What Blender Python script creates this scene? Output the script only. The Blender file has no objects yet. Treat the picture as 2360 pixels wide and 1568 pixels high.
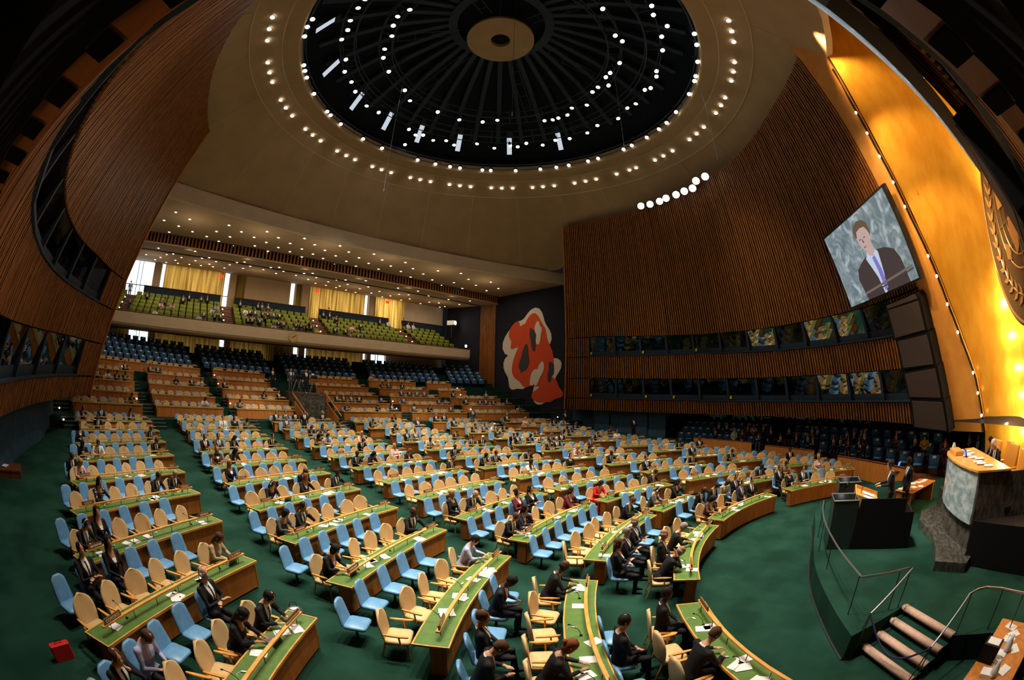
import bpy, bmesh, math, random
from math import sin, cos, pi, radians, degrees, atan2, hypot, sqrt, exp
from mathutils import Vector, Matrix
random.seed(7)
SC = bpy.context.scene
COL = SC.collection
# World frame: x = across the hall (positive = far side), y = away from the rostrum towards the
# gallery, z = up.  The desk arcs are concentric about the origin.  Metres.
KEY = 9500
LIGHTS2 = [(-2,10.5,22.8, .4,3.0, 9000, 12), (4,11,22.8, .3,-1.2, 9000, 14), (3,13,22.8, -.3,.4, 6000, 12), (-4,9.5,22.8, -3,1.5, 5000, 26), (6,26,22.9, 5,1, 4000, 22), (1,18,22.8, 3,7, 6000, 14),
  (-7,16,23, 8,33.5, 9000, 16), (5,14,23, -7,38.5, 9000, 13), (5,14,23, 6.5,38.5, 9000, 13), (0,20,23, -14,14, 5500, 40), (2,12,22.8,-3,15,6000,40), (-6,22,23,4,26,7000,44),
  (-3,24,23,-12,26,6000,40), (9,14,23,-14,42,7000,20), (-9,14,23,14,42,7000,20), (0,16,23,-4,43,7000,20)]
# ------------------------------------------------------------------ camera
PITCH, ROLL = radians(6.43), radians(1.11)
def cam_axis(c):
    X = c[0]*cos(ROLL)-c[1]*sin(ROLL); Y = c[0]*sin(ROLL)+c[1]*cos(ROLL)
    a, b, z = X, c[2]*cos(PITCH)-Y*sin(PITCH), c[2]*sin(PITCH)+Y*cos(PITCH)
    q = sqrt(.5)
    return Vector(((a+b)*q, (b-a)*q, z))
cd = bpy.data.cameras.new('camera'); cam = bpy.data.objects.new('camera', cd); COL.objects.link(cam)
R, Uv, Fw = cam_axis((1,0,0)), cam_axis((0,1,0)), cam_axis((0,0,1))
cam.matrix_world = Matrix(((R.x,Uv.x,-Fw.x,-13.18),(R.y,Uv.y,-Fw.y,4.75),(R.z,Uv.z,-Fw.z,5.3),(0,0,0,1)))
cd.type = 'PANO'; cd.sensor_width = 36; cd.sensor_fit = 'HORIZONTAL'; cd.clip_end = 300; cd.clip_start = .02
for tgt in (cd, getattr(cd, 'cycles', None)):
    if tgt is not None and hasattr(tgt, 'panorama_type'):
        tgt.panorama_type = 'FISHEYE_EQUISOLID'; tgt.fisheye_lens = 985/2360*36; tgt.fisheye_fov = radians(230)
SC.camera = cam
# ------------------------------------------------------------------ world, exposure
w = bpy.data.worlds.new('world'); SC.world = w; w.use_nodes = True
w.node_tree.nodes['Background'].inputs[0].default_value = (.55,.62,.8,1)
w.node_tree.nodes['Background'].inputs[1].default_value = .01
SC.view_settings.view_transform = 'Standard'; SC.view_settings.look = 'None'
SC.view_settings.exposure = 0.0; SC.view_settings.gamma = 1; SC.view_settings.use_curve_mapping = False
cy = SC.cycles
cy.max_bounces = 5; cy.diffuse_bounces = 3; cy.glossy_bounces = 2; cy.transmission_bounces = 4; cy.transparent_max_bounces = 6
cy.use_denoising = True; cy.caustics_reflective = False; cy.caustics_refractive = False; cy.sample_clamp_indirect = 4
def light(name, kind, loc, to, energy, color=(1,.86,.68), size=.3, angle=50, blend=.6, sx=None, sy=None):
    l = bpy.data.lights.new(name, kind); l.energy = energy; l.color = color
    if kind == 'SPOT': l.spot_size = radians(angle); l.spot_blend = blend; l.shadow_soft_size = size
    elif kind == 'AREA':
        l.shape = 'RECTANGLE'; l.size = sx or size; l.size_y = sy or size
    else: l.shadow_soft_size = size
    o = bpy.data.objects.new(name, l); COL.objects.link(o); o.location = loc
    o.rotation_euler = (Vector(to)-Vector(loc)).to_track_quat('-Z','Y').to_euler()
    return o
# stage lighting from the lamps on the dome rings and truss
for i in range(16):
    a = 2*pi*(i+.5)/16
    p = (9.6*sin(a), 19.5+9.6*cos(a), 23.6)
    q = (13.0*sin(a)*(1 if i%2 else .45), 18.5+15*cos(a)*(1 if i%2 else .5), .5)
    light('dome_spot_light', 'SPOT', p, q, KEY, (1,.88,.72), .35, 62, .8)
for x, y, z, tx, ty, e, ang in LIGHTS2:
    light('stage_spot_light', 'SPOT', (x,y,z), (tx,ty,.9), e, (1,.93,.86), .15, ang, .5)
# ------------------------------------------------------------------ materials
MATS = {}
def nt_mat(name):
    m = bpy.data.materials.new(name); m.use_nodes = True; MATS[name] = m
    return m, m.node_tree, m.node_tree.nodes['Principled BSDF']
def mat(name, col, rough=.6, metal=0, spec=.5, noise=None, scale=8, dist=(1,1,1), bump=0, coords='Object'):
    """principled material; noise = second colour mixed in by a stretched noise texture"""
    m, nt, b = nt_mat(name)
    b.inputs['Base Color'].default_value = (*col, 1); b.inputs['Roughness'].default_value = rough
    b.inputs['Metallic'].default_value = metal; b.inputs['Specular IOR Level'].default_value = spec
    if noise or bump:
        tc = nt.nodes.new('ShaderNodeTexCoord'); mp = nt.nodes.new('ShaderNodeMapping'); n = nt.nodes.new('ShaderNodeTexNoise')
        mp.inputs['Scale'].default_value = dist; n.inputs['Scale'].default_value = scale; n.inputs['Detail'].default_value = 4
        nt.links.new(tc.outputs[coords], mp.inputs[0]); nt.links.new(mp.outputs[0], n.inputs['Vector'])
        if noise:
            r = nt.nodes.new('ShaderNodeValToRGB'); r.color_ramp.elements[0].color = (*col,1); r.color_ramp.elements[1].color = (*noise,1)
            r.color_ramp.elements[0].position = .38; r.color_ramp.elements[1].position = .66
            nt.links.new(n.outputs['Fac'], r.inputs[0]); nt.links.new(r.outputs[0], b.inputs['Base Color'])
        if bump:
            bp = nt.nodes.new('ShaderNodeBump'); bp.inputs['Strength'].default_value = bump
            nt.links.new(n.outputs['Fac'], bp.inputs['Height']); nt.links.new(bp.outputs[0], b.inputs['Normal'])
    return m
def emis(name, col, strength, base=(0,0,0)):
    m, nt, b = nt_mat(name)
    b.inputs['Base Color'].default_value = (*base,1); b.inputs['Emission Color'].default_value = (*col,1)
    b.inputs['Emission Strength'].default_value = strength
    return m
mat('carpet', (.0065,.030,.019), .95, 0, .08, (.013,.050,.033), .9, (1,1,1), .05)
mat('wood', (.50,.19,.035), .42, 0, .4, (.66,.29,.06), 3, (8,8,.6))
mat('wood_panel', (.42,.135,.02), .45, 0, .4, (.56,.20,.034), 2, (4,4,.5))
mat('wood_rail', (.66,.30,.06), .35, 0, .5, (.78,.40,.10), 5)
mat('wood_dark', (.10,.028,.008), .5, 0, .4, (.16,.05,.014), 4)
mat('green_top', (.075,.15,.024), .5, 0, .4, (.10,.19,.034), 5)
mat('tan_vinyl', (.62,.42,.19), .5, 0, .4, (.68,.47,.23), 6)
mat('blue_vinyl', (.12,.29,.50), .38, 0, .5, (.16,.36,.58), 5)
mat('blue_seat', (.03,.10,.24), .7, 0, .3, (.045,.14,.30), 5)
mat('lime_seat', (.12,.15,.004), .6, 0, .4, (.20,.23,.008), 2.5)
mat('slat', (.22,.070,.014), .5, 0, .3, (.36,.135,.026), 1.4, (6,6,.25))
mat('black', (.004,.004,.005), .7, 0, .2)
mat('black_gloss', (.006,.006,.007), .25, 0, .5)
mat('dark_gap', (.006,.004,.003), .9, 0, .1)
mat('navy', (.012,.020,.034), .8, 0, .2, (.016,.028,.045), 3)
mat('navy_frame', (.02,.035,.06), .6, 0, .3)
mat('blue_wall', (.02,.055,.10), .7, 0, .3, (.03,.08,.13), 2)
mat('plaster', (.42,.29,.16), .9, 0, .2, (.46,.32,.18), .7)
mat('plaster_pale', (.70,.55,.39), .85, 0, .2, (.64,.51,.36), 1)
mat('dome_dark', (.010,.016,.028), .8, 0, .2)
mat('dome_rib', (.045,.065,.095), .7, 0, .2)
mat('metal', (.30,.30,.31), .35, .8)
mat('metal_dark', (.05,.05,.055), .45, .6)
mat('chrome', (.75,.75,.76), .2, 1)
mat('paper', (.82,.80,.78), .8, 0, .2)
mat('white', (.8,.8,.8), .5)
mat('mesh_panel', (.075,.055,.048), .9, 0, .1, (.07,.05,.045), 26)
mat('gold', (.80,.36,.03), .32, .55, .5, (.9,.46,.05), 2.2, (1,1,.4), .15)
mat('strip_wood', (.70,.30,.055), .5, 0, .4, (.76,.35,.07), 2)
mat('emblem_brown', (.20,.115,.05), .6, .2)
mat('emblem_gold', (.85,.62,.30), .35, .6)
mat('marble_dark', (.035,.034,.028), .22, 0, .5, (.10,.09,.07), 4, (1,2.5,1))
mat('box_green', (.022,.034,.032), .35)
mat('marble_green', (.24,.31,.31), .2, 0, .5, (.50,.58,.58), 2.6, (1.2,1,2.2))
mat('nosing', (.55,.36,.28), .8, 0, .2, (.62,.43,.34), 9)
mat('nosing_dark', (.16,.12,.11), .8)
mat('curtain', (.62,.40,.09), .8, 0, .2)
mat('yellow_sign', (.75,.55,.02), .6)
mat('brass_plate', (.16,.07,.02), .5, 0, .4)
mat('lettering', (.75,.62,.42), .6)
mat('glass_water', (.6,.65,.65), .05)
mat('orange_leather', (.70,.28,.035), .4)
mat('red', (.62,.015,.01), .5)
mat('mural_red', (.55,.055,.008), .9)
mat('mural_white', (.62,.52,.42), .9)
mat('mural_grey', (.035,.032,.04), .9)
mat('mural_wall', (.018,.018,.026), .95, 0, .1)
mat('rope_navy', (.01,.01,.05), .7)
mat('screen_frame', (.004,.004,.006), .6)
emis('lamp', (1,.95,.88), 14); emis('lamp_small', (1,.93,.82), 7); emis('lamp_warm', (1,.75,.4), 10)
emis('window_light', (.72,.86,1), 2.2); emis('exit_red', (1,.05,.02), 1.2); emis('laptop_blue', (.1,.3,1), 1.5)
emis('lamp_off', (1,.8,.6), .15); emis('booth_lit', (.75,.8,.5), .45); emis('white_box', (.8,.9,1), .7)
def glass_mat(name, refl, tint=(.55,.65,.7)):
    m = bpy.data.materials.new(name); m.use_nodes = True; nt = m.node_tree; nt.nodes.clear(); MATS[name] = m
    o = nt.nodes.new('ShaderNodeOutputMaterial'); mx = nt.nodes.new('ShaderNodeMixShader')
    g = nt.nodes.new('ShaderNodeBsdfGlossy'); t = nt.nodes.new('ShaderNodeBsdfTransparent')
    g.inputs['Roughness'].default_value = .01; g.inputs['Color'].default_value = (.9,.95,1,1); t.inputs['Color'].default_value = (*tint,1)
    mx.inputs[0].default_value = refl
    nt.links.new(t.outputs[0], mx.inputs[1]); nt.links.new(g.outputs[0], mx.inputs[2]); nt.links.new(mx.outputs[0], o.inputs[0])
    return m
glass_mat('glass', .035); glass_mat('glass_mirror', .38); glass_mat('glass_screen', .08, (.7,.72,.74))
def curtain_mat():
    m, nt, b = MATS['curtain'], MATS['curtain'].node_tree, None
    nt.nodes.clear(); o = nt.nodes.new('ShaderNodeOutputMaterial'); mx = nt.nodes.new('ShaderNodeMixShader')
    d = nt.nodes.new('ShaderNodeBsdfDiffuse'); t = nt.nodes.new('ShaderNodeBsdfTranslucent')
    tc = nt.nodes.new('ShaderNodeTexCoord'); mp = nt.nodes.new('ShaderNodeMapping'); mp.inputs['Scale'].default_value = (1,1,.04)
    n = nt.nodes.new('ShaderNodeTexNoise'); n.inputs['Scale'].default_value = 3.2; r = nt.nodes.new('ShaderNodeValToRGB')
    r.color_ramp.elements[0].color = (.26,.14,.022,1); r.color_ramp.elements[1].color = (.74,.50,.13,1)  # light and shade of the pleat folds painted in as stripes
    r.color_ramp.elements[0].position = .35; r.color_ramp.elements[1].position = .65
    L = nt.links.new
    L(tc.outputs['Object'], mp.inputs[0]); L(mp.outputs[0], n.inputs['Vector']); L(n.outputs['Fac'], r.inputs[0])
    L(r.outputs[0], d.inputs[0]); L(r.outputs[0], t.inputs[0]); L(d.outputs[0], mx.inputs[1]); L(t.outputs[0], mx.inputs[2]); L(mx.outputs[0], o.inputs[0])
curtain_mat()
M = MATS
# ------------------------------------------------------------------ mesh helpers
class MB:
    def __init__(s): s.v = []; s.f = []; s.m = []; s.mi = 0
    def add(s, verts, faces, mi=None):
        n = len(s.v); s.v += [tuple(v) for v in verts]
        s.f += [tuple(i+n for i in f) for f in faces]; s.m += [s.mi if mi is None else mi]*len(faces); return s
    def box(s, c, d, mx=None, taper=1.0, mi=None):
        x, y, z = [k/2 for k in d]
        vs = [Vector((sx*x*(taper if sz > 0 else 1), sy*y*(taper if sz > 0 else 1), sz*z)) for sz in (-1,1) for sy in (-1,1) for sx in (-1,1)]
        c = Vector(c); vs = [(mx @ v if mx else v)+c for v in vs]
        return s.add(vs, [(0,2,3,1),(4,5,7,6),(0,1,5,4),(2,6,7,3),(0,4,6,2),(1,3,7,5)], mi)
    def rbox(s, c, d, r=.04, mx=None, n=3, mi=None):
        """box with rounded vertical edges and softened top and bottom"""
        x, y, z = d[0]/2, d[1]/2, d[2]/2; r = min(r, x*.98, y*.98); rz = min(r*.6, z*.6)
        def ring(k, zz):
            o = []
            for cx, cy, a0 in ((x-r,y-r,0),(-x+r,y-r,90),(-x+r,-y+r,180),(x-r,-y+r,270)):
                for i in range(n+1):
                    a = radians(a0+90*i/n); o.append((cx+(r-k)*cos(a), cy+(r-k)*sin(a), zz))
            return o
        rings = [ring(rz, -z), ring(0, -z+rz), ring(0, z-rz), ring(rz, z)]
        return s.loft([[ (mx @ Vector(p) if mx else Vector(p))+Vector(c) for p in q] for q in rings], True, mi)
    def loft(s, rings, caps=True, mi=None, closed=True):
        n = len(rings[0]); vs = [p for q in rings for p in q]; fs = []
        for i in range(len(rings)-1):
            for j in range(n if closed else n-1):
                a, b = i*n+j, i*n+(j+1)%n; fs.append((a, b, b+n, a+n))
        if caps: fs.append(tuple(range(n))[::-1]); fs.append(tuple((len(rings)-1)*n+j for j in range(n)))
        return s.add(vs, fs, mi)
    def tube(s, pts, r, n=6, caps=True, mi=None, flat=1.0):
        pts = [Vector(p) for p in pts]; rings = []
        rr = r if isinstance(r, (list, tuple)) else [r]*len(pts)
        up = None
        for i, p in enumerate(pts):
            d = (pts[min(i+1, len(pts)-1)]-pts[max(i-1, 0)])
            d = d.normalized() if d.length > 1e-9 else Vector((0,0,1))
            u = d.cross(Vector((0,0,1)) if abs(d.z) < .95 else Vector((0,1,0))).normalized(); q = u.cross(d)
            rings.append([p+u*cos(2*pi*k/n)*rr[i]+q*sin(2*pi*k/n)*rr[i]*flat for k in range(n)])
        return s.loft(rings, caps, mi)
    def cyl(s, a, b, r, r2=None, n=10, mi=None): return s.tube([a, b], [r, r if r2 is None else r2], n, True, mi)
    def ell(s, c, d, nu=10, nv=6, mx=None, mi=None):
        c = Vector(c); rings = []
        for i in range(1, nv):
            t = pi*i/nv-pi/2
            rings.append([(mx @ Vector((d[0]*cos(t)*cos(2*pi*k/nu), d[1]*cos(t)*sin(2*pi*k/nu), d[2]*sin(t))) if mx else Vector((d[0]*cos(t)*cos(2*pi*k/nu), d[1]*cos(t)*sin(2*pi*k/nu), d[2]*sin(t))))+c for k in range(nu)])
        return s.loft(rings, True, mi)
    def quad(s, a, b, c, d, mi=None): return s.add([a,b,c,d], [(0,1,2,3)], mi)
    def prism(s, poly, off, mi=None):
        """poly (3d points, planar) given thickness by vector off"""
        off = Vector(off); z0 = poly[0][2]; poly = [Vector((p[0], p[1], p[2] if len(p) > 2 else z0)) for p in poly]; n = len(poly)
        vs = poly+[p+off for p in poly]
        return s.add(vs, [tuple(range(n))[::-1], tuple(range(n,2*n))]+[(i,(i+1)%n,(i+1)%n+n,i+n) for i in range(n)], mi)
    def mesh(s, name, mats, smooth=False):
        me = bpy.data.meshes.new(name); me.from_pydata(s.v, [], s.f)
        for m in (mats if isinstance(mats, (list,tuple)) else [mats]): me.materials.append(M[m] if isinstance(m, str) else m)
        me.polygons.foreach_set('material_index', s.m)
        if smooth: me.polygons.foreach_set('use_smooth', [True]*len(s.f))
        me.update(); return me
    def build(s, name, mats, parent=None, smooth=False, loc=None):
        o = bpy.data.objects.new(name, s.mesh(name, mats, smooth)); COL.objects.link(o)
        if parent: o.parent = parent
        if loc: o.location = loc
        return o
def tag(o, label=None, cat=None, group=None, kind=None):
    if label: o['label'] = label
    if cat: o['category'] = cat
    if group: o['group'] = group
    if kind: o['kind'] = kind
    return o
def struct(name, mb, mats, smooth=False): return tag(mb.build(name, mats, None, smooth), kind='structure')
def empty(name, loc=(0,0,0), rz=0):
    o = bpy.data.objects.new(name, None); COL.objects.link(o); o.location = loc; o.rotation_euler = (0,0,rz); o.empty_display_size = .1
    return o
def dup(root, loc, rz, label=None, group=None):
    r = root.copy(); COL.objects.link(r); r.location = loc; r.rotation_euler = (root.rotation_euler[0], root.rotation_euler[1], rz)
    if label: r['label'] = label
    if group: r['group'] = group
    for ch in list(root.children):
        c = ch.copy(); COL.objects.link(c); c.parent = r
        for g in list(ch.children):
            d = g.copy(); COL.objects.link(d); d.parent = c
    return r
ORD = ['zeroth','first','second','third','fourth','fifth','sixth','seventh','eighth','ninth','tenth','eleventh','twelfth','thirteenth','fourteenth','fifteenth','sixteenth','seventeenth','eighteenth','nineteenth','twentieth','21st','22nd','23rd','24th','25th','26th','27th','28th','29th','30th','31st','32nd','33rd','34th','35th','36th','37th','38th','39th','40th']
for q in range(41, 200): ORD.append('%d%s' % (q, 'th' if q % 100 in (11,12,13) else {1:'st',2:'nd',3:'rd'}.get(q%10,'th')))
def P(r, a, z=0):  # hall polar: a degrees from the back direction, positive = far side
    return Vector((r*sin(radians(a)), r*cos(radians(a)), z))
R0, DR = 8.72, 2.49
def zrow(n): return 4.35*(.00447*n+.00219*n*n)
def zfloor(r):
    n = (r-R0)/DR
    return zrow(n) if n > 0 else 0.0
def face(a): return pi-radians(a)   # local +Y looks at the rostrum from polar angle a
def facing(dx, dy): return atan2(-dx, dy)

# ---- measured layout (metres, degrees)
DESKS=[(0,11,35.56,-34.16,35.73,-25.96),(0,10,33.67,-34.96,33.45,-26.64),(0,9,30.95,-37.3,31.07,-27.84),(0,8,28.58,-39.35,28.6,-29.33),(0,7,26.13,-42.15,26.12,-31.11),(0,6,23.78,-45.12,23.66,-33.3),(0,5,21.36,-48.96,21.21,-36.02),(0,4,18.97,-54.07,18.74,-39.78),(0,3,16.31,-60.69,16.31,-44.66),(1,11,36.06,-21.64,36.1,-13.56),(1,10,33.59,-22.36,33.64,-13.9),(1,9,31.11,-23.09,31.06,-14.54),(1,8,28.57,-24.87,28.62,-15.01),(1,7,26.1,-26.43,26.03,-15.9),(1,6,23.69,-28.2,23.6,-16.64),(1,5,21.17,-30.48,21.06,-17.85),(1,4,18.68,-33.67,18.57,-19.59),(1,3,16.25,-37.75,16.08,-22.05),(1,2,13.84,-43.62,13.63,-25.74),(1,1,11.25,-53.37,11.25,-30.01),(1,0,8.91,-66.18,8.91,-37.22),(2,11,36.13,-9.48,36.31,-1.81),(2,10,33.79,-9.74,33.8,-1.55),(2,9,31.2,-10.22,31.22,-1.33),(2,8,28.62,-10.64,28.63,-1.05),(2,7,26.12,-11.12,26.12,-0.82),(2,6,23.65,-11.67,23.65,-0.49),(2,5,21.15,-12.34,21.12,-0.21),(2,4,18.6,-13.88,18.6,-0.11),(2,3,16.01,-16.29,16.05,-0.19),(2,2,13.6,-18.95,13.53,-0.72),(2,1,11.18,-21.46,11.16,0.76),(2,0,8.81,-26.68,8.72,-0.17),(3,11,36.4,1.8,36.23,8.96),(3,10,34.01,2.15,33.88,9.99),(3,9,31.62,3.37,31.3,10.84),(3,8,28.83,2.72,28.63,11.35),(3,7,26.24,3.31,26.22,13.04),(3,6,23.68,3.33,23.84,14.65),(3,5,21.21,3.84,21.23,16.0),(3,4,18.64,4.34,18.68,17.53),(3,3,16.07,4.23,16.12,19.33),(3,2,13.57,4.27,13.56,21.34),(3,1,11.16,5.7,11.22,17.47),(3,0,8.75,6.56,8.88,31.97),(4,11,36.41,13.1,36.22,20.16),(4,10,33.96,14.18,33.91,21.43),(4,9,31.34,15.07,31.15,22.84),(4,8,28.81,16.73,28.61,24.57),(4,7,26.24,17.32,26.12,26.68),(4,6,23.83,19.51,23.65,29.2),(4,5,21.22,20.78,21.19,32.03),(4,4,18.79,23.32,18.58,34.84),(4,3,16.17,25.26,16.08,38.92),(4,2,13.61,28.07,13.53,44.26),(4,1,11.37,33.82,11.37,52.36),(4,0,8.99,41.84,9.14,63.44),(5,11,35.88,23.55,35.67,30.71),(5,10,33.74,25.07,33.3,32.32),(5,9,31.17,26.92,30.82,34.35),(5,8,28.54,28.55,28.25,36.91),(5,7,26.24,31.15,25.84,39.96),(5,6,23.63,33.68,23.4,43.49),(5,5,21.24,37.23,20.95,47.66),(5,4,18.65,40.87,18.5,52.68),(5,3,16.15,45.14,15.98,58.64),(5,2,13.65,51.97,13.62,67.08),(5,1,11.38,60.07,11.47,70.64)]
TIERS=[(0,0,39.2,-33.08,-25.1),(0,1,41.2,-29.99,-24.74),(0,2,43.2,-28.89,-24.31),(0,3,45.2,-27.59,-23.66),(0,4,47.2,-26.92,-21.17),(1,0,39.2,-22.8,-14.88),(1,1,41.2,-22.37,-14.9),(1,2,43.2,-21.92,-14.79),(1,3,45.2,-21.4,-14.67),(1,4,47.2,-21.0,-14.42),(2,0,39.2,-12.54,-4.8),(2,1,41.2,-12.6,-5.18),(2,2,43.2,-12.49,-5.47),(2,3,45.2,-12.35,-5.72),(2,4,47.2,-12.28,-5.85),(3,0,39.2,1.85,9.42),(3,1,41.2,1.55,8.77),(3,2,43.2,1.27,8.05),(3,3,45.2,0.82,7.54),(3,4,47.2,0.56,6.88),(4,0,39.2,11.53,19.11),(4,1,41.2,10.99,18.06),(4,2,43.2,10.4,17.11),(4,3,45.2,9.66,16.15),(4,4,47.2,8.86,15.02),(5,0,39.2,21.12,28.64),(5,1,41.2,20.08,27.34),(5,2,43.2,19.16,25.99),(5,3,45.2,18.16,21.67),(5,4,47.2,17.13,20.18)]
SEATED=[(-12.35,27.25,'mR5'),(-11.41,27.56,'mg0'),(-11.1,26.93,'wk1'),(-10.77,33.02,'mw0'),(-9.75,32.82,'wk0'),(-8.68,33.17,'mg6'),(-11.71,24.14,'hb0'),(-11.15,24.51,'wk6'),(-11.29,21.6,'wy0'),(-10.59,19.81,'ro5'),(-13.73,20.37,'mG1'),(-7.97,28.5,'mb2'),(-6.02,36.51,'mb5'),(-5.35,36.5,'mg0'),(-4.18,36.59,'Bk6'),(-6.09,33.39,'mg5'),(-4.57,31.55,'wn0'),(-5.34,29.05,'wc6'),(-8.89,20.11,'wr2'),(-7.89,21.36,'Bk6'),(-1.72,36.8,'Bk5'),(-1.71,34.65,'mk6'),(-3.48,31.79,'wg2'),(-4.26,29.24,'wl0'),(-2.29,28.28,'mk1'),(-1.45,29.04,'wp2'),(-4.52,24.05,'mk7'),(-4.14,23.9,'wk6'),(-7.2,20.95,'mk7'),(1.41,35.29,'mk0'),(4.56,35.91,'wr0'),(5.25,34.18,'mk5'),(1.48,31.7,'wk1'),(1.52,29.72,'mk0'),(2.15,29.6,'mg0'),(1.05,26.65,'Bt7'),(-1.59,24.95,'wp0'),(-1.04,24.34,'wr0'),(-0.48,22.33,'mP0'),(8.5,35.96,'wk5'),(9.2,35.8,'mk0'),(8.08,33.13,'Bk6'),(7.97,30.59,'mk1'),(8.85,30.48,'mg2'),(9.63,30.16,'hw0'),(10.42,30.04,'mk1'),(5.47,28.9,'mk1'),(8.87,27.48,'wk0'),(7.58,27.3,'mk1'),(4.94,26.96,'mg0'),(5.37,26.44,'mW0'),(8.23,25.97,'mk6'),(8.6,25.35,'mk6'),(11.92,27.1,'mc0'),(10.49,25.22,'Bt0'),(11.26,24.91,'mB5'),(14.01,26.69,'mR6'),(11.85,24.23,'mk0'),(14.76,30.85,'wp0'),(14.91,33.27,'Bk0'),(17.54,29.98,'mk0'),(17.47,29.09,'ml0'),(16.58,26.7,'mk5'),(14.0,25.08,'mk1'),(1.82,24.45,'Bk7'),(2.03,22.33,'mR6'),(2.83,22.19,'mk2'),(4.54,21.32,'wk0'),(2.84,19.35,'ww7'),(7.61,22.64,'mk1'),(8.6,23.11,'mW0'),(7.48,20.46,'wP0'),(8.19,20.02,'wc1'),(5.5,19.0,'wk5'),(-3.58,16.85,'Bk1'),(-4.26,16.36,'wy0'),(-2.12,15.34,'wR0'),(-1.57,15.22,'wk0'),(-0.61,14.09,'wq2'),(16.91,23.22,'wg2'),(15.57,21.16,'ww0'),(13.77,22.8,'mk1'),(10.95,21.14,'mc1'),(8.31,17.41,'Bk7'),(14.27,15.87,'mk6'),(15.37,14.89,'mk6'),(13.38,14.58,'mk5'),(10.02,13.22,'mk1'),(6.82,13.92,'mk0'),(4.97,13.53,'mk1'),(1.47,14.07,'wE1'),(1.46,11.77,'mg5'),(-0.5,11.55,'mk1'),(4.52,10.86,'wk2'),(3.08,10.35,'Bk6'),(3.68,10.11,'mk0'),(1.2,9.64,'wc0'),(12.65,11.7,'mk1'),(8.39,9.35,'mR6'),(8.84,7.75,'mg1'),(7.23,7.64,'mk0'),(7.03,6.98,'wr0'),(7.67,6.72,'mk0'),(10.85,5.71,'wp0'),(13.09,7.42,'mR6'),(13.02,6.13,'mk0'),(3.96,10.05,'mt6'),(4.64,9.62,'mk5'),(4.02,8.92,'mB5'),(4.85,8.63,'mk5'),(-17.21,14.79,'mV5'),(-16.61,14.64,'wk0'),(-16.43,13.43,'mk3'),(-15.74,13.88,'wS0'),(-13.17,14.81,'wt1'),(-12.46,12.9,'Bk5'),(-12.55,11.91,'mk1'),(-12.91,11.04,'wk1'),(-14.89,11.07,'ml1'),(-14.67,10.19,'mk2'),(-15.33,9.94,'mG0'),(-10.27,16.23,'wg1'),(-9.66,16.46,'mk2'),(-10.0,13.8,'wk0'),(-6.55,15.37,'Bk7'),(-6.69,12.41,'ml1'),(-7.65,11.04,'mR6'),(-4.08,13.93,'mk1'),(-9.14,9.04,'mk0'),(-9.43,8.61,'mk1'),(-6.3,10.5,'Bk6'),(-3.58,13.71,'wB2'),(-2.56,10.46,'Bk0'),(-3.4,10.15,'mG0'),(-4.46,9.83,'wo3'),(-2.62,9.53,'mG0'),(-3.49,9.34,'BR0'),(-3.79,8.58,'Bk8'),(-6.23,7.81,'mk6'),(-7.75,7.94,'mk1'),(-8.53,7.52,'wu1'),(-7.88,6.42,'mn0'),(-19.72,30.09,'wr2'),(-19.15,31.03,'mB0'),(-17.1,32.18,'wg0'),(-18.49,28.03,'mk1'),(-18.98,25.73,'wk0'),(-15.17,27.6,'mg5'),(-17.76,23.54,'mw5'),(-18.25,22.73,'wk6'),(-14.59,25.66,'mk0'),(-18.08,21.21,'mn0'),(-17.51,19.94,'wp1'),(-16.24,18.44,'wf2'),(-14.36,19.81,'mk1')]
TIERSEATED=[(-18.93,42.09,3,'mk0'),(-20.89,38.89,2,'mk0'),(-20.14,39.29,2,'mw6'),(-19.38,39.67,2,'mk0'),(-18.62,40.03,2,'mk6'),(-17.48,36.15,0,'wk1'),(-16.12,43.24,3,'mk0'),(-15.57,43.44,3,'mk0'),(-13.59,42.01,2,'hy0'),(-12.77,42.26,2,'mk0'),(-11.93,42.51,2,'mw0'),(-8.98,43.23,2,'mk0'),(-5.97,41.73,1,'wk0'),(-4.24,41.94,1,'mk0'),(-11.15,38.57,0,'mw6'),(-8.25,39.29,0,'mg6'),(7.95,47.49,4,'wp0'),(8.21,45.41,3,'wr0'),(9.23,45.22,3,'mW0'),(10.06,45.04,3,'wk0'),(1.3,42.13,1,'mk0'),(1.79,42.11,1,'mW0'),(2.36,42.08,1,'wp0'),(3.29,42.02,1,'mg0'),(3.69,41.99,1,'mk0'),(5.79,41.75,1,'mk6'),(9.31,43.16,2,'mk0'),(9.96,43.01,2,'mk0'),(10.99,42.76,2,'mg0'),(11.6,42.6,2,'mg0'),(8.62,41.26,1,'mg0'),(1.81,40.11,0,'mk5'),(5.05,39.83,0,'wr0'),(6.16,39.67,0,'mk0'),(8.79,39.18,0,'mg6'),(9.57,38.99,0,'wk2'),(11.77,40.47,1,'mk0'),(12.8,40.16,1,'mg0'),(14.78,41.6,2,'mk6'),(14.32,39.64,1,'mk0'),(14.81,39.46,1,'mk0'),(16.06,38.97,1,'mk1'),(17.12,38.52,1,'mB0'),(17.43,38.38,1,'mk0'),(17.96,40.33,2,'mg0'),(19.01,37.62,1,'mk0'),(12.34,38.21,0,'wR0'),(18.56,35.6,0,'wg0')]
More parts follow.
